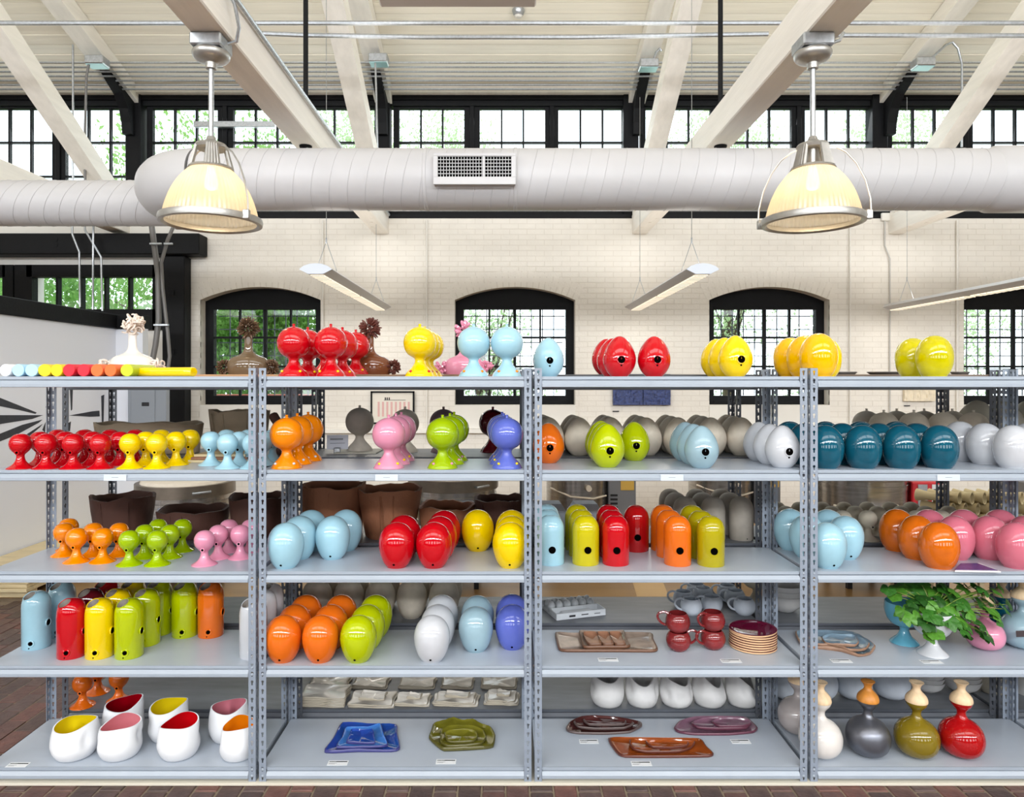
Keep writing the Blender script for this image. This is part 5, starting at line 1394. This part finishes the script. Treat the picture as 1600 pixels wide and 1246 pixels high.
# slab plates traced on their shelf
def slab(name, label, pts, zz, th, m, edge, cat='plate', group=None, lift=.012, rim=.90, zmap=None, warp=0.0):
    """plate with raised edge; pts are outline points seen at height zz"""
    zm = zmap or zz; W3 = [Vector((X(a, YZ(b, zm)), YZ(b, zm), 0)) for a, b in pts]
    c = sum(W3, Vector())/len(W3)
    P = []
    n0 = len(W3)
    for i in range(n0):        # rounded interpolation
        for k in range(4):
            f = k/4
            p0, p1, p2, p3 = W3[(i-1) % n0], W3[i], W3[(i+1) % n0], W3[(i+2) % n0]
            cr = 0.5*(2*p1 + (p2-p0)*f + (2*p0-5*p1+4*p2-p3)*f*f + (3*p1-p0-3*p2+p3)*f**3)
            P.append(p1.lerp(p2, f)*.45 + cr*.55)
    n = len(P); rnd = random.Random(len(label))
    o = MB(); zz0 = zz
    wv = [warp*math.sin(3*2*PI*i/n+1)+warp*rnd.uniform(-.5, .5) for i in range(n)]
    rings = [[c + (p-c)*.97 for p in P], P, [c+(p-c)*1.0 for p in P], [c+(p-c)*.965 for p in P], [c+(p-c)*rim for p in P]]
    lift = lift*.62
    zs = [[0]*n, [lift*.55+q*.5 for q in wv], [lift+th*.6+q for q in wv], [lift+th+q for q in wv], [th]*n]
    vs = []
    for R_, z_ in zip(rings, zs):
        for p, q in zip(R_, z_): vs.append((p.x-c.x, p.y-c.y, max(0, q)))
    fs, ms = [], []
    for j in range(4):
        for i in range(n): fs.append((j*n+i, j*n+(i+1) % n, (j+1)*n+(i+1) % n, (j+1)*n+i)); ms.append(1 if j in (0, 1, 2) else 0)
    vs.append((0, 0, th)); vs.append((0, 0, 0))
    for i in range(n): fs.append((4*n+i, 4*n+(i+1) % n, len(vs)-2)); ms.append(0); fs.append(((i+1) % n, i, len(vs)-1)); ms.append(1)
    o.v, o.f, o.m = vs, fs, ms
    me = o.mesh(name, [m, edge], True, 60)
    return tag(ob(name, me, None, (c.x, c.y, zz0+.0005)), label, cat, group)
def inset(pts, f, dx=0, dy=0):
    cx = sum(p[0] for p in pts)/len(pts); cy = sum(p[1] for p in pts)/len(pts)
    return [(cx+(a-cx)*f+dx, cy+(b-cy)*f+dy) for a, b in pts]
TANG = mat('tan_grey_glaze', (156, 138, 124), .12, noise=.2, scale=18, coat=.4)
TANE = mat('dark_tan_edge', (104, 72, 54), .4)
g = 'tan tray set'
slab('serving_tray', 'long tan-grey tray at the bottom of its set of trays', [(868, 992), (895, 993.5), (960, 992), (1017, 993), (1021, 1003), (1028, 1018), (1020, 1021), (960, 1020.5), (885, 1020.5), (873, 1018), (869, 1004)], z, .006, TANG, TANE, 'tray', g, .014)
slab('serving_tray', 'medium tan tray on top of the long tan-grey tray', [(905, 990), (930, 991), (960, 990.5), (975, 990), (979, 1003), (985, 1013), (976, 1015), (945, 1015), (912, 1015), (908, 1003)], z+.0085, .006, TANG, TANE, 'tray', g, .016)
for k, (a, b) in enumerate(((911, 934), (933, 953), (952, 972))):
    slab('sauce_dish', '%s of three small brown dishes on the medium tan tray' % ['left', 'middle', 'right'][k], [(a, 992), (b-3, 992), (b+2, 1003), (b+6, 1010), (a+12, 1011), (a+5, 1006)], z+.0165, .005, mat('brown_dish_glaze', (150, 108, 84), .12, noise=.2, scale=20, coat=.4), TANE, 'dish', 'small brown dishes', .015)
# mugs and plates
def mug(px, Y, zz, label, rz, c='mauve', grp='red mugs in two stacks'):
    return root_or_mesh('mug', 'mug', label, 'mug', (X(px, Y), Y, zz), rz, grp, 1.0, c)
mug(1060, 3.29, z, 'red mug at the bottom of the left stack, handle to the right', .1)
mug(1059, 3.29, z+.0865, 'red mug on top of the left stack, handle to the left', PI-.15)
mug(1114, 3.31, z, 'red mug at the bottom of the right stack', PI+.35)
mug(1113.5, 3.31, z+.0865, 'red mug on top of the right stack', PI+.5)
GM = [(1080, 3.80, 'front left'), (1112, 3.84, 'second from left in front'), (1163, 3.80, 'front right'), (1068, 3.93, 'behind the front left one'), (1098, 4.0, 'in the middle rear'), (1148, 3.95, 'behind the front right one'), (1136, 4.05, 'rearmost right'), (1088, 4.07, 'rearmost left')]
for px, Y, w_ in GM: mug(px, Y, zb_, 'unglazed grey mug, %s of the grey group' % w_, PI+.15, BISQB, 'unglazed grey mugs')
put('goblet', BISQL, 'large pale grey footed bowl behind the grey mugs', 'fourth shelf rear run', [('', 4.0, [1182])], zb_, cat='bowl')
for k in range(3): root_or_mesh('bowl', 'bowl', ['lowest', 'middle', 'topmost'][k] + ' of three nested pale bowls behind the third post', 'bowl', (X(1226, 3.86), 3.86, zb_+.028*k), 0, 'nested pale bowls', (1.0, 1.0, 1.25), BISQW)
PLT = MB(); 
def plate_mesh():
    o = MB().lathe([(0, 0), (.06, 0), (.103, .001), (.1085, .0035), (.109, .0105)], 44)
    k = len(o.f); o.lathe([(.109, .0105), (.1055, .0112), (.095, .009), (.06, .0065), (0, .006)], 44, mi=1)
    return o.mesh('plate', [mat('raw_tan_rim', (216, 176, 134), .6, noise=.08, scale=20), glaze('plum_glaze', (112, 18, 54), .05)])
pm = plate_mesh()
for k in range(8): tag(ob('plate', pm, None, (X(1176, 3.33)+random.uniform(-.002, .002), 3.33, z+.0112*k), (.035 if k == 7 else 0, 0, k*.7)), ('%s plate from the bottom of the plum plate stack' % ORD[k]) if k < 7 else 'topmost plum plate of the stack beside the mugs', 'plate', 'stack of plum plates')
BLG = mat('blue_grey_plate_glaze', (118, 140, 156), .1, noise=.25, scale=14, coat=.4)
BLE = mat('rust_plate_edge', (146, 112, 90), .45, noise=.2)
g = 'blue-grey plate set'
slab('platter', 'largest blue-grey wavy platter under its set', [(1243, 992), (1262, 989), (1305, 988.5), (1335, 992), (1352, 1002), (1368, 1014), (1360, 1025), (1342, 1028), (1315, 1020), (1285, 1016), (1255, 1013), (1246, 1002)], z, .006, BLG, BLE, 'platter', g, .016, warp=.003)
slab('platter', 'middle blue-grey wavy platter of the set', [(1262, 992), (1290, 990), (1325, 991), (1343, 1000), (1359, 1011), (1352, 1018), (1330, 1020), (1305, 1013), (1275, 1010), (1264, 1001)], z+.010, .006, BLG, BLE, 'platter', g, .015, warp=.003)
slab('platter', 'smallest blue-grey platter on top of the set', [(1284, 1000), (1300, 994), (1318, 995), (1335, 997), (1342, 1006), (1336, 1012), (1312, 1011), (1290, 1008)], z+.020, .005, BLG, BLE, 'platter', g, .013, warp=.002)
# planter with geranium and neighbours
PX_, PY_ = X(1457, 3.24), 3.24
root_or_mesh('goblet', 'planter', 'white goblet planter holding the geranium', 'planter', (PX_, PY_, z), 0, None, 1.0, 'white')
root_or_mesh('goblet', 'goblet_vase', 'turquoise goblet left of the white planter', 'vase', (X(1413, 3.38), 3.38, z), 0, None, .98, 'turq')
t = thing('potted_geranium', 'green geranium spilling from the white goblet planter', 'plant', (PX_, PY_, z+.10))
ob('soil', MB().lathe([(0, .0), (.06, .02), (.074, .07), (.06, .078), (0, .084)], 24).mesh('soil', SOIL), t)
def leaf_mesh():
    vs, fs = [(0, 0, 0)], []; n = 40
    for ring in (.35, .7, 1.0):
        for i in range(n):
            a = 2*PI*i/n
            s = 1 + (.06*math.cos(5*a) + .045*math.cos(15*a))*ring
            if abs(a-PI) < .42: s *= 1 - .7*(1-abs(a-PI)/.42)*ring
            r_ = ring*s
            vs.append((r_*math.cos(a), r_*math.sin(a), -.18*r_*r_ + .07*abs(math.sin(2.5*a))*ring))
    for i in range(n): fs.append((0, 1+i, 1+(i+1) % n))
    for q in range(2):
        for i in range(n): fs.append((1+q*n+i, 1+(q+1)*n+i, 1+(q+1)*n+(i+1) % n, 1+q*n+(i+1) % n))
    return MB().add(vs, fs)
lms = [leaf_mesh().mesh('leaf', mat('geranium_leaf_%d' % i, c, .45, noise=.22, scale=3), True, 80, recalc=False) for i, c in enumerate([(50, 104, 30), (36, 80, 24), (74, 128, 36)])]
LP = [(1388, 921, .0, 13), (1405, 918, .02, 15), (1398, 932, .0, 12), (1432, 926, .04, 17), (1447, 938, -.04, 16), (1458, 924, .05, 15), (1478, 920, .02, 16), (1490, 932, 0, 16), (1412, 955, -.02, 15), (1428, 965, -.07, 15),
      (1425, 948, -.02, 14), (1450, 952, -.05, 14), (1457, 962, -.10, 17), (1448, 975, -.10, 17), (1460, 988, -.10, 18), (1482, 970, -.09, 18), (1470, 944, .0, 15), (1488, 950, -.03, 16), (1505, 943, -.02, 15), (1515, 958, -.04, 15),
      (1500, 970, -.06, 16), (1512, 978, -.06, 16), (1528, 972, -.03, 15), (1530, 924, .04, 15), (1545, 930, .0, 16), (1536, 945, .0, 16), (1550, 955, -.03, 16), (1560, 968, -.03, 15), (1545, 995, -.04, 16), (1538, 982, -.04, 12),
      (1572, 952, .0, 15), (1558, 925, .05, 13), (1420, 915, .08, 14), (1500, 915, .06, 15), (1515, 930, .05, 14), (1442, 914, .08, 13), (1470, 958, -.06, 13), (1437, 935, .05, 14), (1524, 916, .07, 12), (1465, 935, .06, 15), (1496, 960, .02, 14), (1484, 940, .07, 13), (1508, 988, .0, 12), (1578, 945, .02, 11)]
rnd = random.Random(5)
LP += [(a+rnd.uniform(-9, 9), b+rnd.uniform(-7, 7), c+rnd.uniform(-.03, .03), d*.8) for a, b, c, d in LP if 1400 < a < 1560]
for k, (px, py, dy, rp) in enumerate(LP):
    Y = PY_ + dy; p = Vector((X(px, Y), Y, Z(py, Y))) - t.location
    d = Vector((p.x*1.6, -.35 + p.y, .55)).normalized()
    e = d.to_track_quat('Z', 'Y').to_euler()
    e.rotate_axis('Z', rnd.uniform(0, 6.28))
    e = Euler((e.x + rnd.uniform(-.3, .3), e.y + rnd.uniform(-.3, .3), e.z))
    ob('leaf', lms[k % 3 if rnd.random() < .8 else 2], t, p, e, rp*.86/F*Y)
    b0 = Vector((rnd.uniform(-.03, .03), rnd.uniform(-.03, .03), .078))
    st = MB().tube(smoothp([tuple(b0), tuple(b0.lerp(p, .5) + Vector((0, 0, .02))), tuple(p)], 4), .0018, 5)
    ob('stem', st.mesh('stem', STEMM), t)
root_or_mesh('gourd', 'gourd_vase', 'pink gourd vase with wooden stopper behind the geranium leaves', 'vase', (X(1539, 3.31), 3.31, z), 0, None, (.88, .88, .80), 'pink')
root_or_mesh('gourd', 'gourd_vase', 'grey-blue gourd vase with orange wooden stopper at the right edge', 'vase', (X(1598, 3.33), 3.33, z), 0, None, (1.05, 1.05, .95), 'paleblue')
tag(ob('name_plaque', MB().bbox(-.035, .035, -.004, 0, -.014, .014, .002).mesh('name_plaque', mat('dark_plaque', (60, 50, 52), .4), False), None, (X(1597, 3.225), 3.222, z+.10), (-.1, 0, .1)), 'small dark plaque resting on the grey-blue gourd vase', 'plaque')
root_or_mesh('gourd', 'gourd_vase', 'dark teal gourd vase between the pink and grey-blue ones', 'vase', (X(1566, 3.47), 3.47, z), 0, None, (.8, .8, .8), 'teal')

# ------------------------------------------------------------------ bottom shelf
z, zb_ = SHZ[5], BZ[5]
def pinch_cup(px, Y, zz, R, h, inner, label, seed, rz, lowside=0.0, group='white pinched cups', outer=None, slope=.12, topn=.16, squash=.42, notch=0.0):
    """soft ovoid cup, dented walls, slanting lens-shaped mouth, coloured inside"""
    rnd = random.Random(seed); n, k = 48, 16
    dents = [(rnd.uniform(0, 2*PI), rnd.uniform(.45, .75), rnd.uniform(.10, .22), rnd.uniform(.22, .4)) for _ in range(5)]
    def rad(f): return R*(.74 + .26*math.sin(PI*min(1, f/.45)/2)**.8)*(1.0 if f < .45 else 1 - topn*((f-.45)/.55)**1.6)
    def P(f, i, off=0.0):
        a = 2*PI*i/n
        top = h*(1 + slope*math.sin(a+.25) + .05*math.sin(2*a+seed) - notch*math.exp(-((a-1.5*PI)/.95)**2))
        r_ = rad(f)
        for da, df, dd, dw in dents:
            ang = (a-da+PI) % (2*PI)-PI
            r_ -= R*dd*math.exp(-(ang/dw)**2-((f-df)/.22)**2)
        r_ -= off
        sq = 1 + .10*math.cos(2*(a-.4))*f
        return (r_*sq*math.cos(a), r_*math.sin(a)*(1-squash*f*f), max(f*top, .0) if off == 0 else max(f*top, .006))
    vs, fs = [], []
    fr = [0] + [((j+.3)/k) for j in range(k)] + [1]
    for f in fr:
        for i in range(n): vs.append(P(f, i) if f else tuple(q*.82 if d < 2 else 0 for d, q in enumerate(P(0.001, i))))
    m_ = len(fr)
    for j in range(m_-1):
        for i in range(n): fs.append((j*n+i, j*n+(i+1) % n, (j+1)*n+(i+1) % n, (j+1)*n+i))
    fs.append(tuple(range(n-1, -1, -1)))
    t = thing('pinched_cup', label, 'cup', (X(px, Y), Y, zz), rz, group)
    o = MB().add(vs, fs)
    vi, fi = [], []
    gr = [1, .93, .8, .65, .5, .35, .2, .1]
    ring = [P(1, i) for i in range(n)]; 
    lip = [P(1, i, .005) for i in range(n)]
    o.add(ring+lip, [(i, (i+1) % n, n+(i+1) % n, n+i) for i in range(n)])
    ob('cup_wall', o.mesh('cup_wall', outer or mat('satin_white_glaze', (214, 215, 218), .4), True, 60), t)
    for q in gr:
        for i in range(n): vi.append(P(q, i, .005))
    for j in range(len(gr)-1):
        for i in range(n): fi.append((j*n+i, j*n+(i+1) % n, (j+1)*n+(i+1) % n, (j+1)*n+i))
    fi.append(tuple((len(gr)-1)*n+i for i in range(n)))
    ob('interior', MB().add(vi, fi).mesh('interior', inner, True, 60), t)['label'] = 'coloured inside of the cup' if outer is None else 'hollow inside of the cup'
IY, IP, IR, IR2, IO, IPd = (glaze('interior_' + n_, c_, .25) for n_, c_ in (('yellow', (246, 220, 20)), ('pink', (238, 140, 150)), ('red', (206, 8, 18)), ('deep_red', (150, 0, 16)), ('orange', (250, 140, 10)), ('rose', (206, 120, 134))))
pinch_cup(118, 3.21, z, .098, .145, IY, 'white pinched cup with yellow inside, front left', 3, .5)
pinch_cup(188.5, 3.21, z, .095, .145, IP, 'white pinched cup with pink inside, front row second', 5, .4)
pinch_cup(194, 3.38, z, .092, .16, IR2, 'white pinched cup with dark red inside, behind the front pink one', 8, .6)
pinch_cup(264, 3.37, z, .094, .155, IY, 'white pinched cup with yellow inside, in the rear row', 9, .5)
pinch_cup(280.5, 3.21, z, .092, .15, IR, 'white pinched cup with bright red inside, front row', 12, .3)
pinch_cup(358, 3.36, z, .090, .155, IPd, 'white pinched cup with dusky pink inside, rear right', 14, .2)
pinch_cup(373, 3.20, z, .085, .145, IO, 'white pinched cup with orange inside, beside the post', 17, .1)
put('bud', 'rust', 'small orange bud vase', 'rear run bottom shelf behind the white cups', [('', 3.72, [(129, 3.70), (153, 3.86), (186, 3.76)])], zb_, group='orange bud vases on the bottom shelf', rz=.2, scale=1.08)
for k, px in enumerate((949, 1003, 1056.5, 1107.5, 1159.5)):
    pinch_cup(px, 3.73, zb_, .092, .175, BISQW, 'unglazed white pinched cup, %s from left behind the dark platters' % ORD[k], 31+3*k, .3*k, group='unglazed white pinched cups', outer=BISQW, slope=.2, topn=.22, squash=.1, notch=[.08, .12, .2, .18, .40][k])
# slab plates
BLU = mat('cobalt_glaze', (30, 78, 158), .07, two=(40, 62, 150), scale=9, coat=.5)
BLU2 = mat('mid_blue_glaze', (66, 122, 196), .08, noise=.12, scale=9, coat=.5)
BLUE_ = mat('violet_blue_edge', (62, 62, 118), .3)
g = 'blue square plates'
slab('square_plate', 'largest cobalt blue square plate under its set', [(535, 1134), (575, 1135), (619, 1135.5), (621, 1150), (625, 1173), (612, 1177), (560, 1177), (507, 1178.5), (520, 1158)], z, .007, BLU, BLUE_, 'plate', g, .014, warp=.002)
slab('square_plate', 'middle light blue square plate of the set', [(541, 1141), (575, 1140), (594, 1134), (600, 1152), (606, 1168), (580, 1171), (526, 1172), (534, 1156)], z+.010, .006, BLU2, BLUE_, 'plate', g, .013, warp=.002)
slab('square_plate', 'smallest blue square plate on top of the set', [(549, 1144), (565, 1144), (582, 1142.5), (585, 1155), (586, 1164), (565, 1164.5), (541, 1163), (546, 1152)], z+.020, .006, BLU, BLUE_, 'plate', g, .012, warp=.002)
OLV = mat('olive_green_glaze', (110, 106, 30), .06, noise=.22, scale=12, coat=.5)
OLE = mat('dark_olive_edge', (82, 78, 34), .25)
g = 'olive scalloped platters'
slab('platter', 'largest olive green scalloped platter under its set', [(678, 1136), (695, 1131), (708, 1126), (722, 1129.5), (739, 1129), (755, 1138), (767, 1142), (774, 1154), (771, 1170), (755, 1173), (725, 1175), (693, 1176), (683, 1170), (670, 1157), (673, 1148)], z, .008, OLV, OLE, 'platter', g, .018, warp=.003)
slab('platter', 'middle olive green platter of the set', [(688, 1148), (700, 1139), (716, 1137), (740, 1139), (755, 1146), (760, 1157), (752, 1166), (727, 1170), (700, 1170), (688, 1163)], z+.012, .007, OLV, OLE, 'platter', g, .014, warp=.002)
slab('platter', 'smallest olive green platter on top of the set', [(694, 1150), (706, 1144.5), (728, 1143), (743, 1147), (747, 1154), (740, 1162), (716, 1164), (699, 1161)], z+.023, .006, OLV, OLE, 'platter', g, .012, warp=.002)
DB = mat('dark_brown_platter_glaze', (82, 44, 42), .1, noise=.25, scale=12, coat=.5); DE = mat('bronze_edge', (92, 78, 76), .3)
MV = mat('mauve_platter_glaze', (128, 92, 110), .16, noise=.18, scale=12, coat=.4); ME_ = mat('plum_edge', (98, 54, 70), .3)
RS_ = mat('rust_platter_glaze', (138, 66, 24), .09, noise=.18, scale=12, coat=.5); RE = mat('dark_rust_edge', (90, 46, 36), .3)
for g, m_, e_, sets in (('dark brown', DB, DE, ([(884, 1141), (891, 1131), (908, 1123), (930, 1121.5), (965, 1124), (1000, 1131), (1003, 1138), (985, 1147), (950, 1149.5), (905, 1149), (888, 1146)], [(896, 1131), (912, 1124), (945, 1124), (982, 1129), (991, 1134), (975, 1141), (930, 1142), (903, 1139)], [(911, 1128), (926, 1123), (955, 1124.5), (978, 1130), (975, 1135), (945, 1136), (920, 1135)])),
                        ('mauve', MV, ME_, ([(1053, 1141), (1062, 1130), (1085, 1123.5), (1125, 1122.5), (1165, 1124), (1176, 1132), (1184, 1141), (1178, 1147), (1140, 1150.5), (1085, 1150.5), (1060, 1147)], [(1080, 1133), (1098, 1126), (1130, 1124), (1162, 1126), (1172, 1134), (1165, 1141), (1120, 1142), (1090, 1140)], [(1112, 1131), (1125, 1126), (1150, 1125.5), (1170, 1129), (1174, 1134), (1160, 1138), (1125, 1138)])),
                        ('rust brown', RS_, RE, ([(950, 1157), (985, 1156), (1050, 1157), (1094, 1158), (1104, 1170), (1115, 1181), (1108, 1185), (1040, 1186), (975, 1185.5), (962, 1178)], [(984, 1160), (1020, 1159), (1060, 1160), (1086, 1163), (1080, 1172), (1060, 1178), (1010, 1178.5), (988, 1173)], [(1009, 1162), (1040, 1161), (1075, 1163), (1073, 1169), (1050, 1172), (1020, 1171)]))):
    for k, pts in enumerate(sets):
        slab('platter', '%s %s platter in its nested set of three' % (['largest', 'middle', 'smallest'][k], g), pts, z+.0095*k, .006, m_, e_, 'platter', g + ' nested platters', .011)
# white slab plates on the rear run
WS = mat('glossy_bone_slab', (226, 220, 210), .14, noise=.06, scale=12, coat=.3)
WSE = mat('bone_slab_edge', (172, 162, 144), .5)
def quad(a, b, t_, bt, sk): return [(a+sk, t_), ((a+b)/2+sk, t_), (b+sk*.6, t_), (b, (t_+bt)/2), (b-2, bt), ((a+b)/2, bt+.5), (a, bt-.5), (a+sk*.5, (t_+bt)/2)]
stacks = [('far left', 466, 540, 1084, 1106, 14, 6, 0), ('second', 542, 616, 1085, 1107, 12, 2, 1), ('third', 617, 672, 1088, 1105, 7, 2, 1), ('fourth', 677, 747, 1088, 1105, 5, 3, 1), ('far right', 758, 812, 1086, 1103, 2, 3, 1)]
for nm, a, b, t_, bt, sk, n_, top in stacks:
    for k in range(n_):
        d = random.uniform(-2, 2)
        slab('square_plate', '%s white slab plate from the bottom of the %s front stack' % (ORD[k], nm), quad(a+d+2*(k > 1 and n_ < 5)*k, b+d*.5-3*(n_ < 5)*k, t_+random.uniform(-1, 1), bt, sk), zb_+.0085*k, .005, WS, WSE, 'plate', 'white slab plates in front stacks', .004+.002*(k == n_-1), warp=.004, zmap=zb_)
    if top: slab('square_plate', 'small white folded slab on top of the %s front stack' % nm, quad(a+18, b-14, t_+4, bt-6, sk*.6), zb_+.0085*n_+.002, .005, WS, WSE, 'plate', 'white slab plates in front stacks', .012, warp=.005, zmap=zb_)
for nm, a, b, sk in (('far left', 480, 545, 10), ('second', 548, 606, 10), ('third', 622, 680, 6), ('fourth', 689, 740, 3), ('far right', 752, 808, 1)):
    for k in range(2):
        slab('square_plate', '%s white slab plate of the %s rear stack' % (['lower', 'upper'][k], nm), quad(a+2*k, b-2*k, 1062, 1078, sk), zb_+.009*k, .005, WS, WSE, 'plate', 'white slab plates in rear stacks', .01, warp=.004, zmap=zb_)
# gourd vases
gl = [(1282, 3.21, 'bone', 'bone white', 0), (1356, 3.22, 'GUN', 'gunmetal grey', 0), (1432, 3.21, 'darkolive', 'olive', 0), (1502, 3.21, 'cherry', 'cherry red', 0)]
for px, Y, c, nm, _ in gl: root_or_mesh('gourd', 'gourd_vase', '%s gourd vase with wooden stopper on the bottom shelf' % nm, 'vase', (X(px, Y), Y, z), 0, 'gourd vases on the bottom shelf', 1.0, c)
root_or_mesh('gourd', 'gourd_vase', 'warm grey gourd vase behind the third post on the bottom shelf', 'vase', (X(1247, 3.42), 3.42, z), 0, 'gourd vases on the bottom shelf', 1.0, 'greige')
put('gourd', BISQB, 'unglazed blue-grey gourd vase', 'rear run bottom shelf of the fourth unit', [('', 3.80, [1228, 1280, 1333, 1392])], zb_, group='unglazed gourd vases')
for px, n_, nm, s in ((1448, 5, 'between the olive and gunmetal vases', .85), (1502, 3, 'behind the red vase', .95)):
    for k in range(n_): root_or_mesh('bowl', 'bowl', '%s white bowl from the bottom, stack %s' % (ORD[k], nm), 'bowl', (X(px, 3.88), 3.88, zb_+.024*k), 0, 'white bowls in stacks', s, BISQW)
root_or_mesh('bowl', 'bowl', 'large white bowl right of the red vase on the rear run', 'bowl', (X(1550, 3.86), 3.86, zb_), 0, None, (1.1, 1.1, 2.2), BISQL)
put('plainbullet', BISQW, 'unglazed white cylinder vase at the right edge', 'bottom shelf of the right-edge unit', [('', 3.85, [1606])], zb_)

# price cards
pc = cached('pcard', lambda: MB().box(-.045, .045, -.02, .02, 0, .0008).mesh('card', CARDW, False))
pb = cached('pbar', lambda: MB().box(-.008, .040, .006, .013, .0008, .0011).mesh('price_bar', INK, False))
def txt():
    m = MB(); x = -.040
    for i in range(9): w_ = [.003, .0022, .003, .0026][i % 4]; m.box(x, x+w_, .0065, .0125, .0008, .0011); x += .0036
    return m.mesh('lettering', INK, False)
pt_ = cached('ptxt', txt)
pl_ = cached('plin', lambda: MB().box(-.040, -.004, -.004, -.002, .0008, .0011).box(-.040, -.012, -.010, -.008, .0008, .0011).mesh('small_print', INKG, False))
cards = [(28, 1196, 5, 'left of the white cups'), (528, 1193, 5, 'below the blue plates'), (697, 1191, 5, 'below the olive platters'), (920, 1159.5, 5, 'below the dark brown platters'), (1002, 1194, 5, 'below the rust platters'), (1157, 1159.5, 5, 'below the mauve platters'),
         (950, 1031.5, 4, 'below the tan trays'), (1142, 1033.5, 4, 'below the plum plates'), (1314, 1033.5, 4, 'below the blue-grey platters'), (1455, 1034.8, 4, 'at the foot of the white planter')]
for px, py, rw, nm in cards:
    zz = SHZ[rw]; Y = YZ(py, zz)
    t = thing('price_card', 'small white price card with black bar ' + nm, 'card', (X(px, Y), Y, zz+.0005), 0, 'price cards')
    ob('card', pc, t); ob('price_bar', pb, t); ob('lettering', pt_, t); ob('small_print', pl_, t)
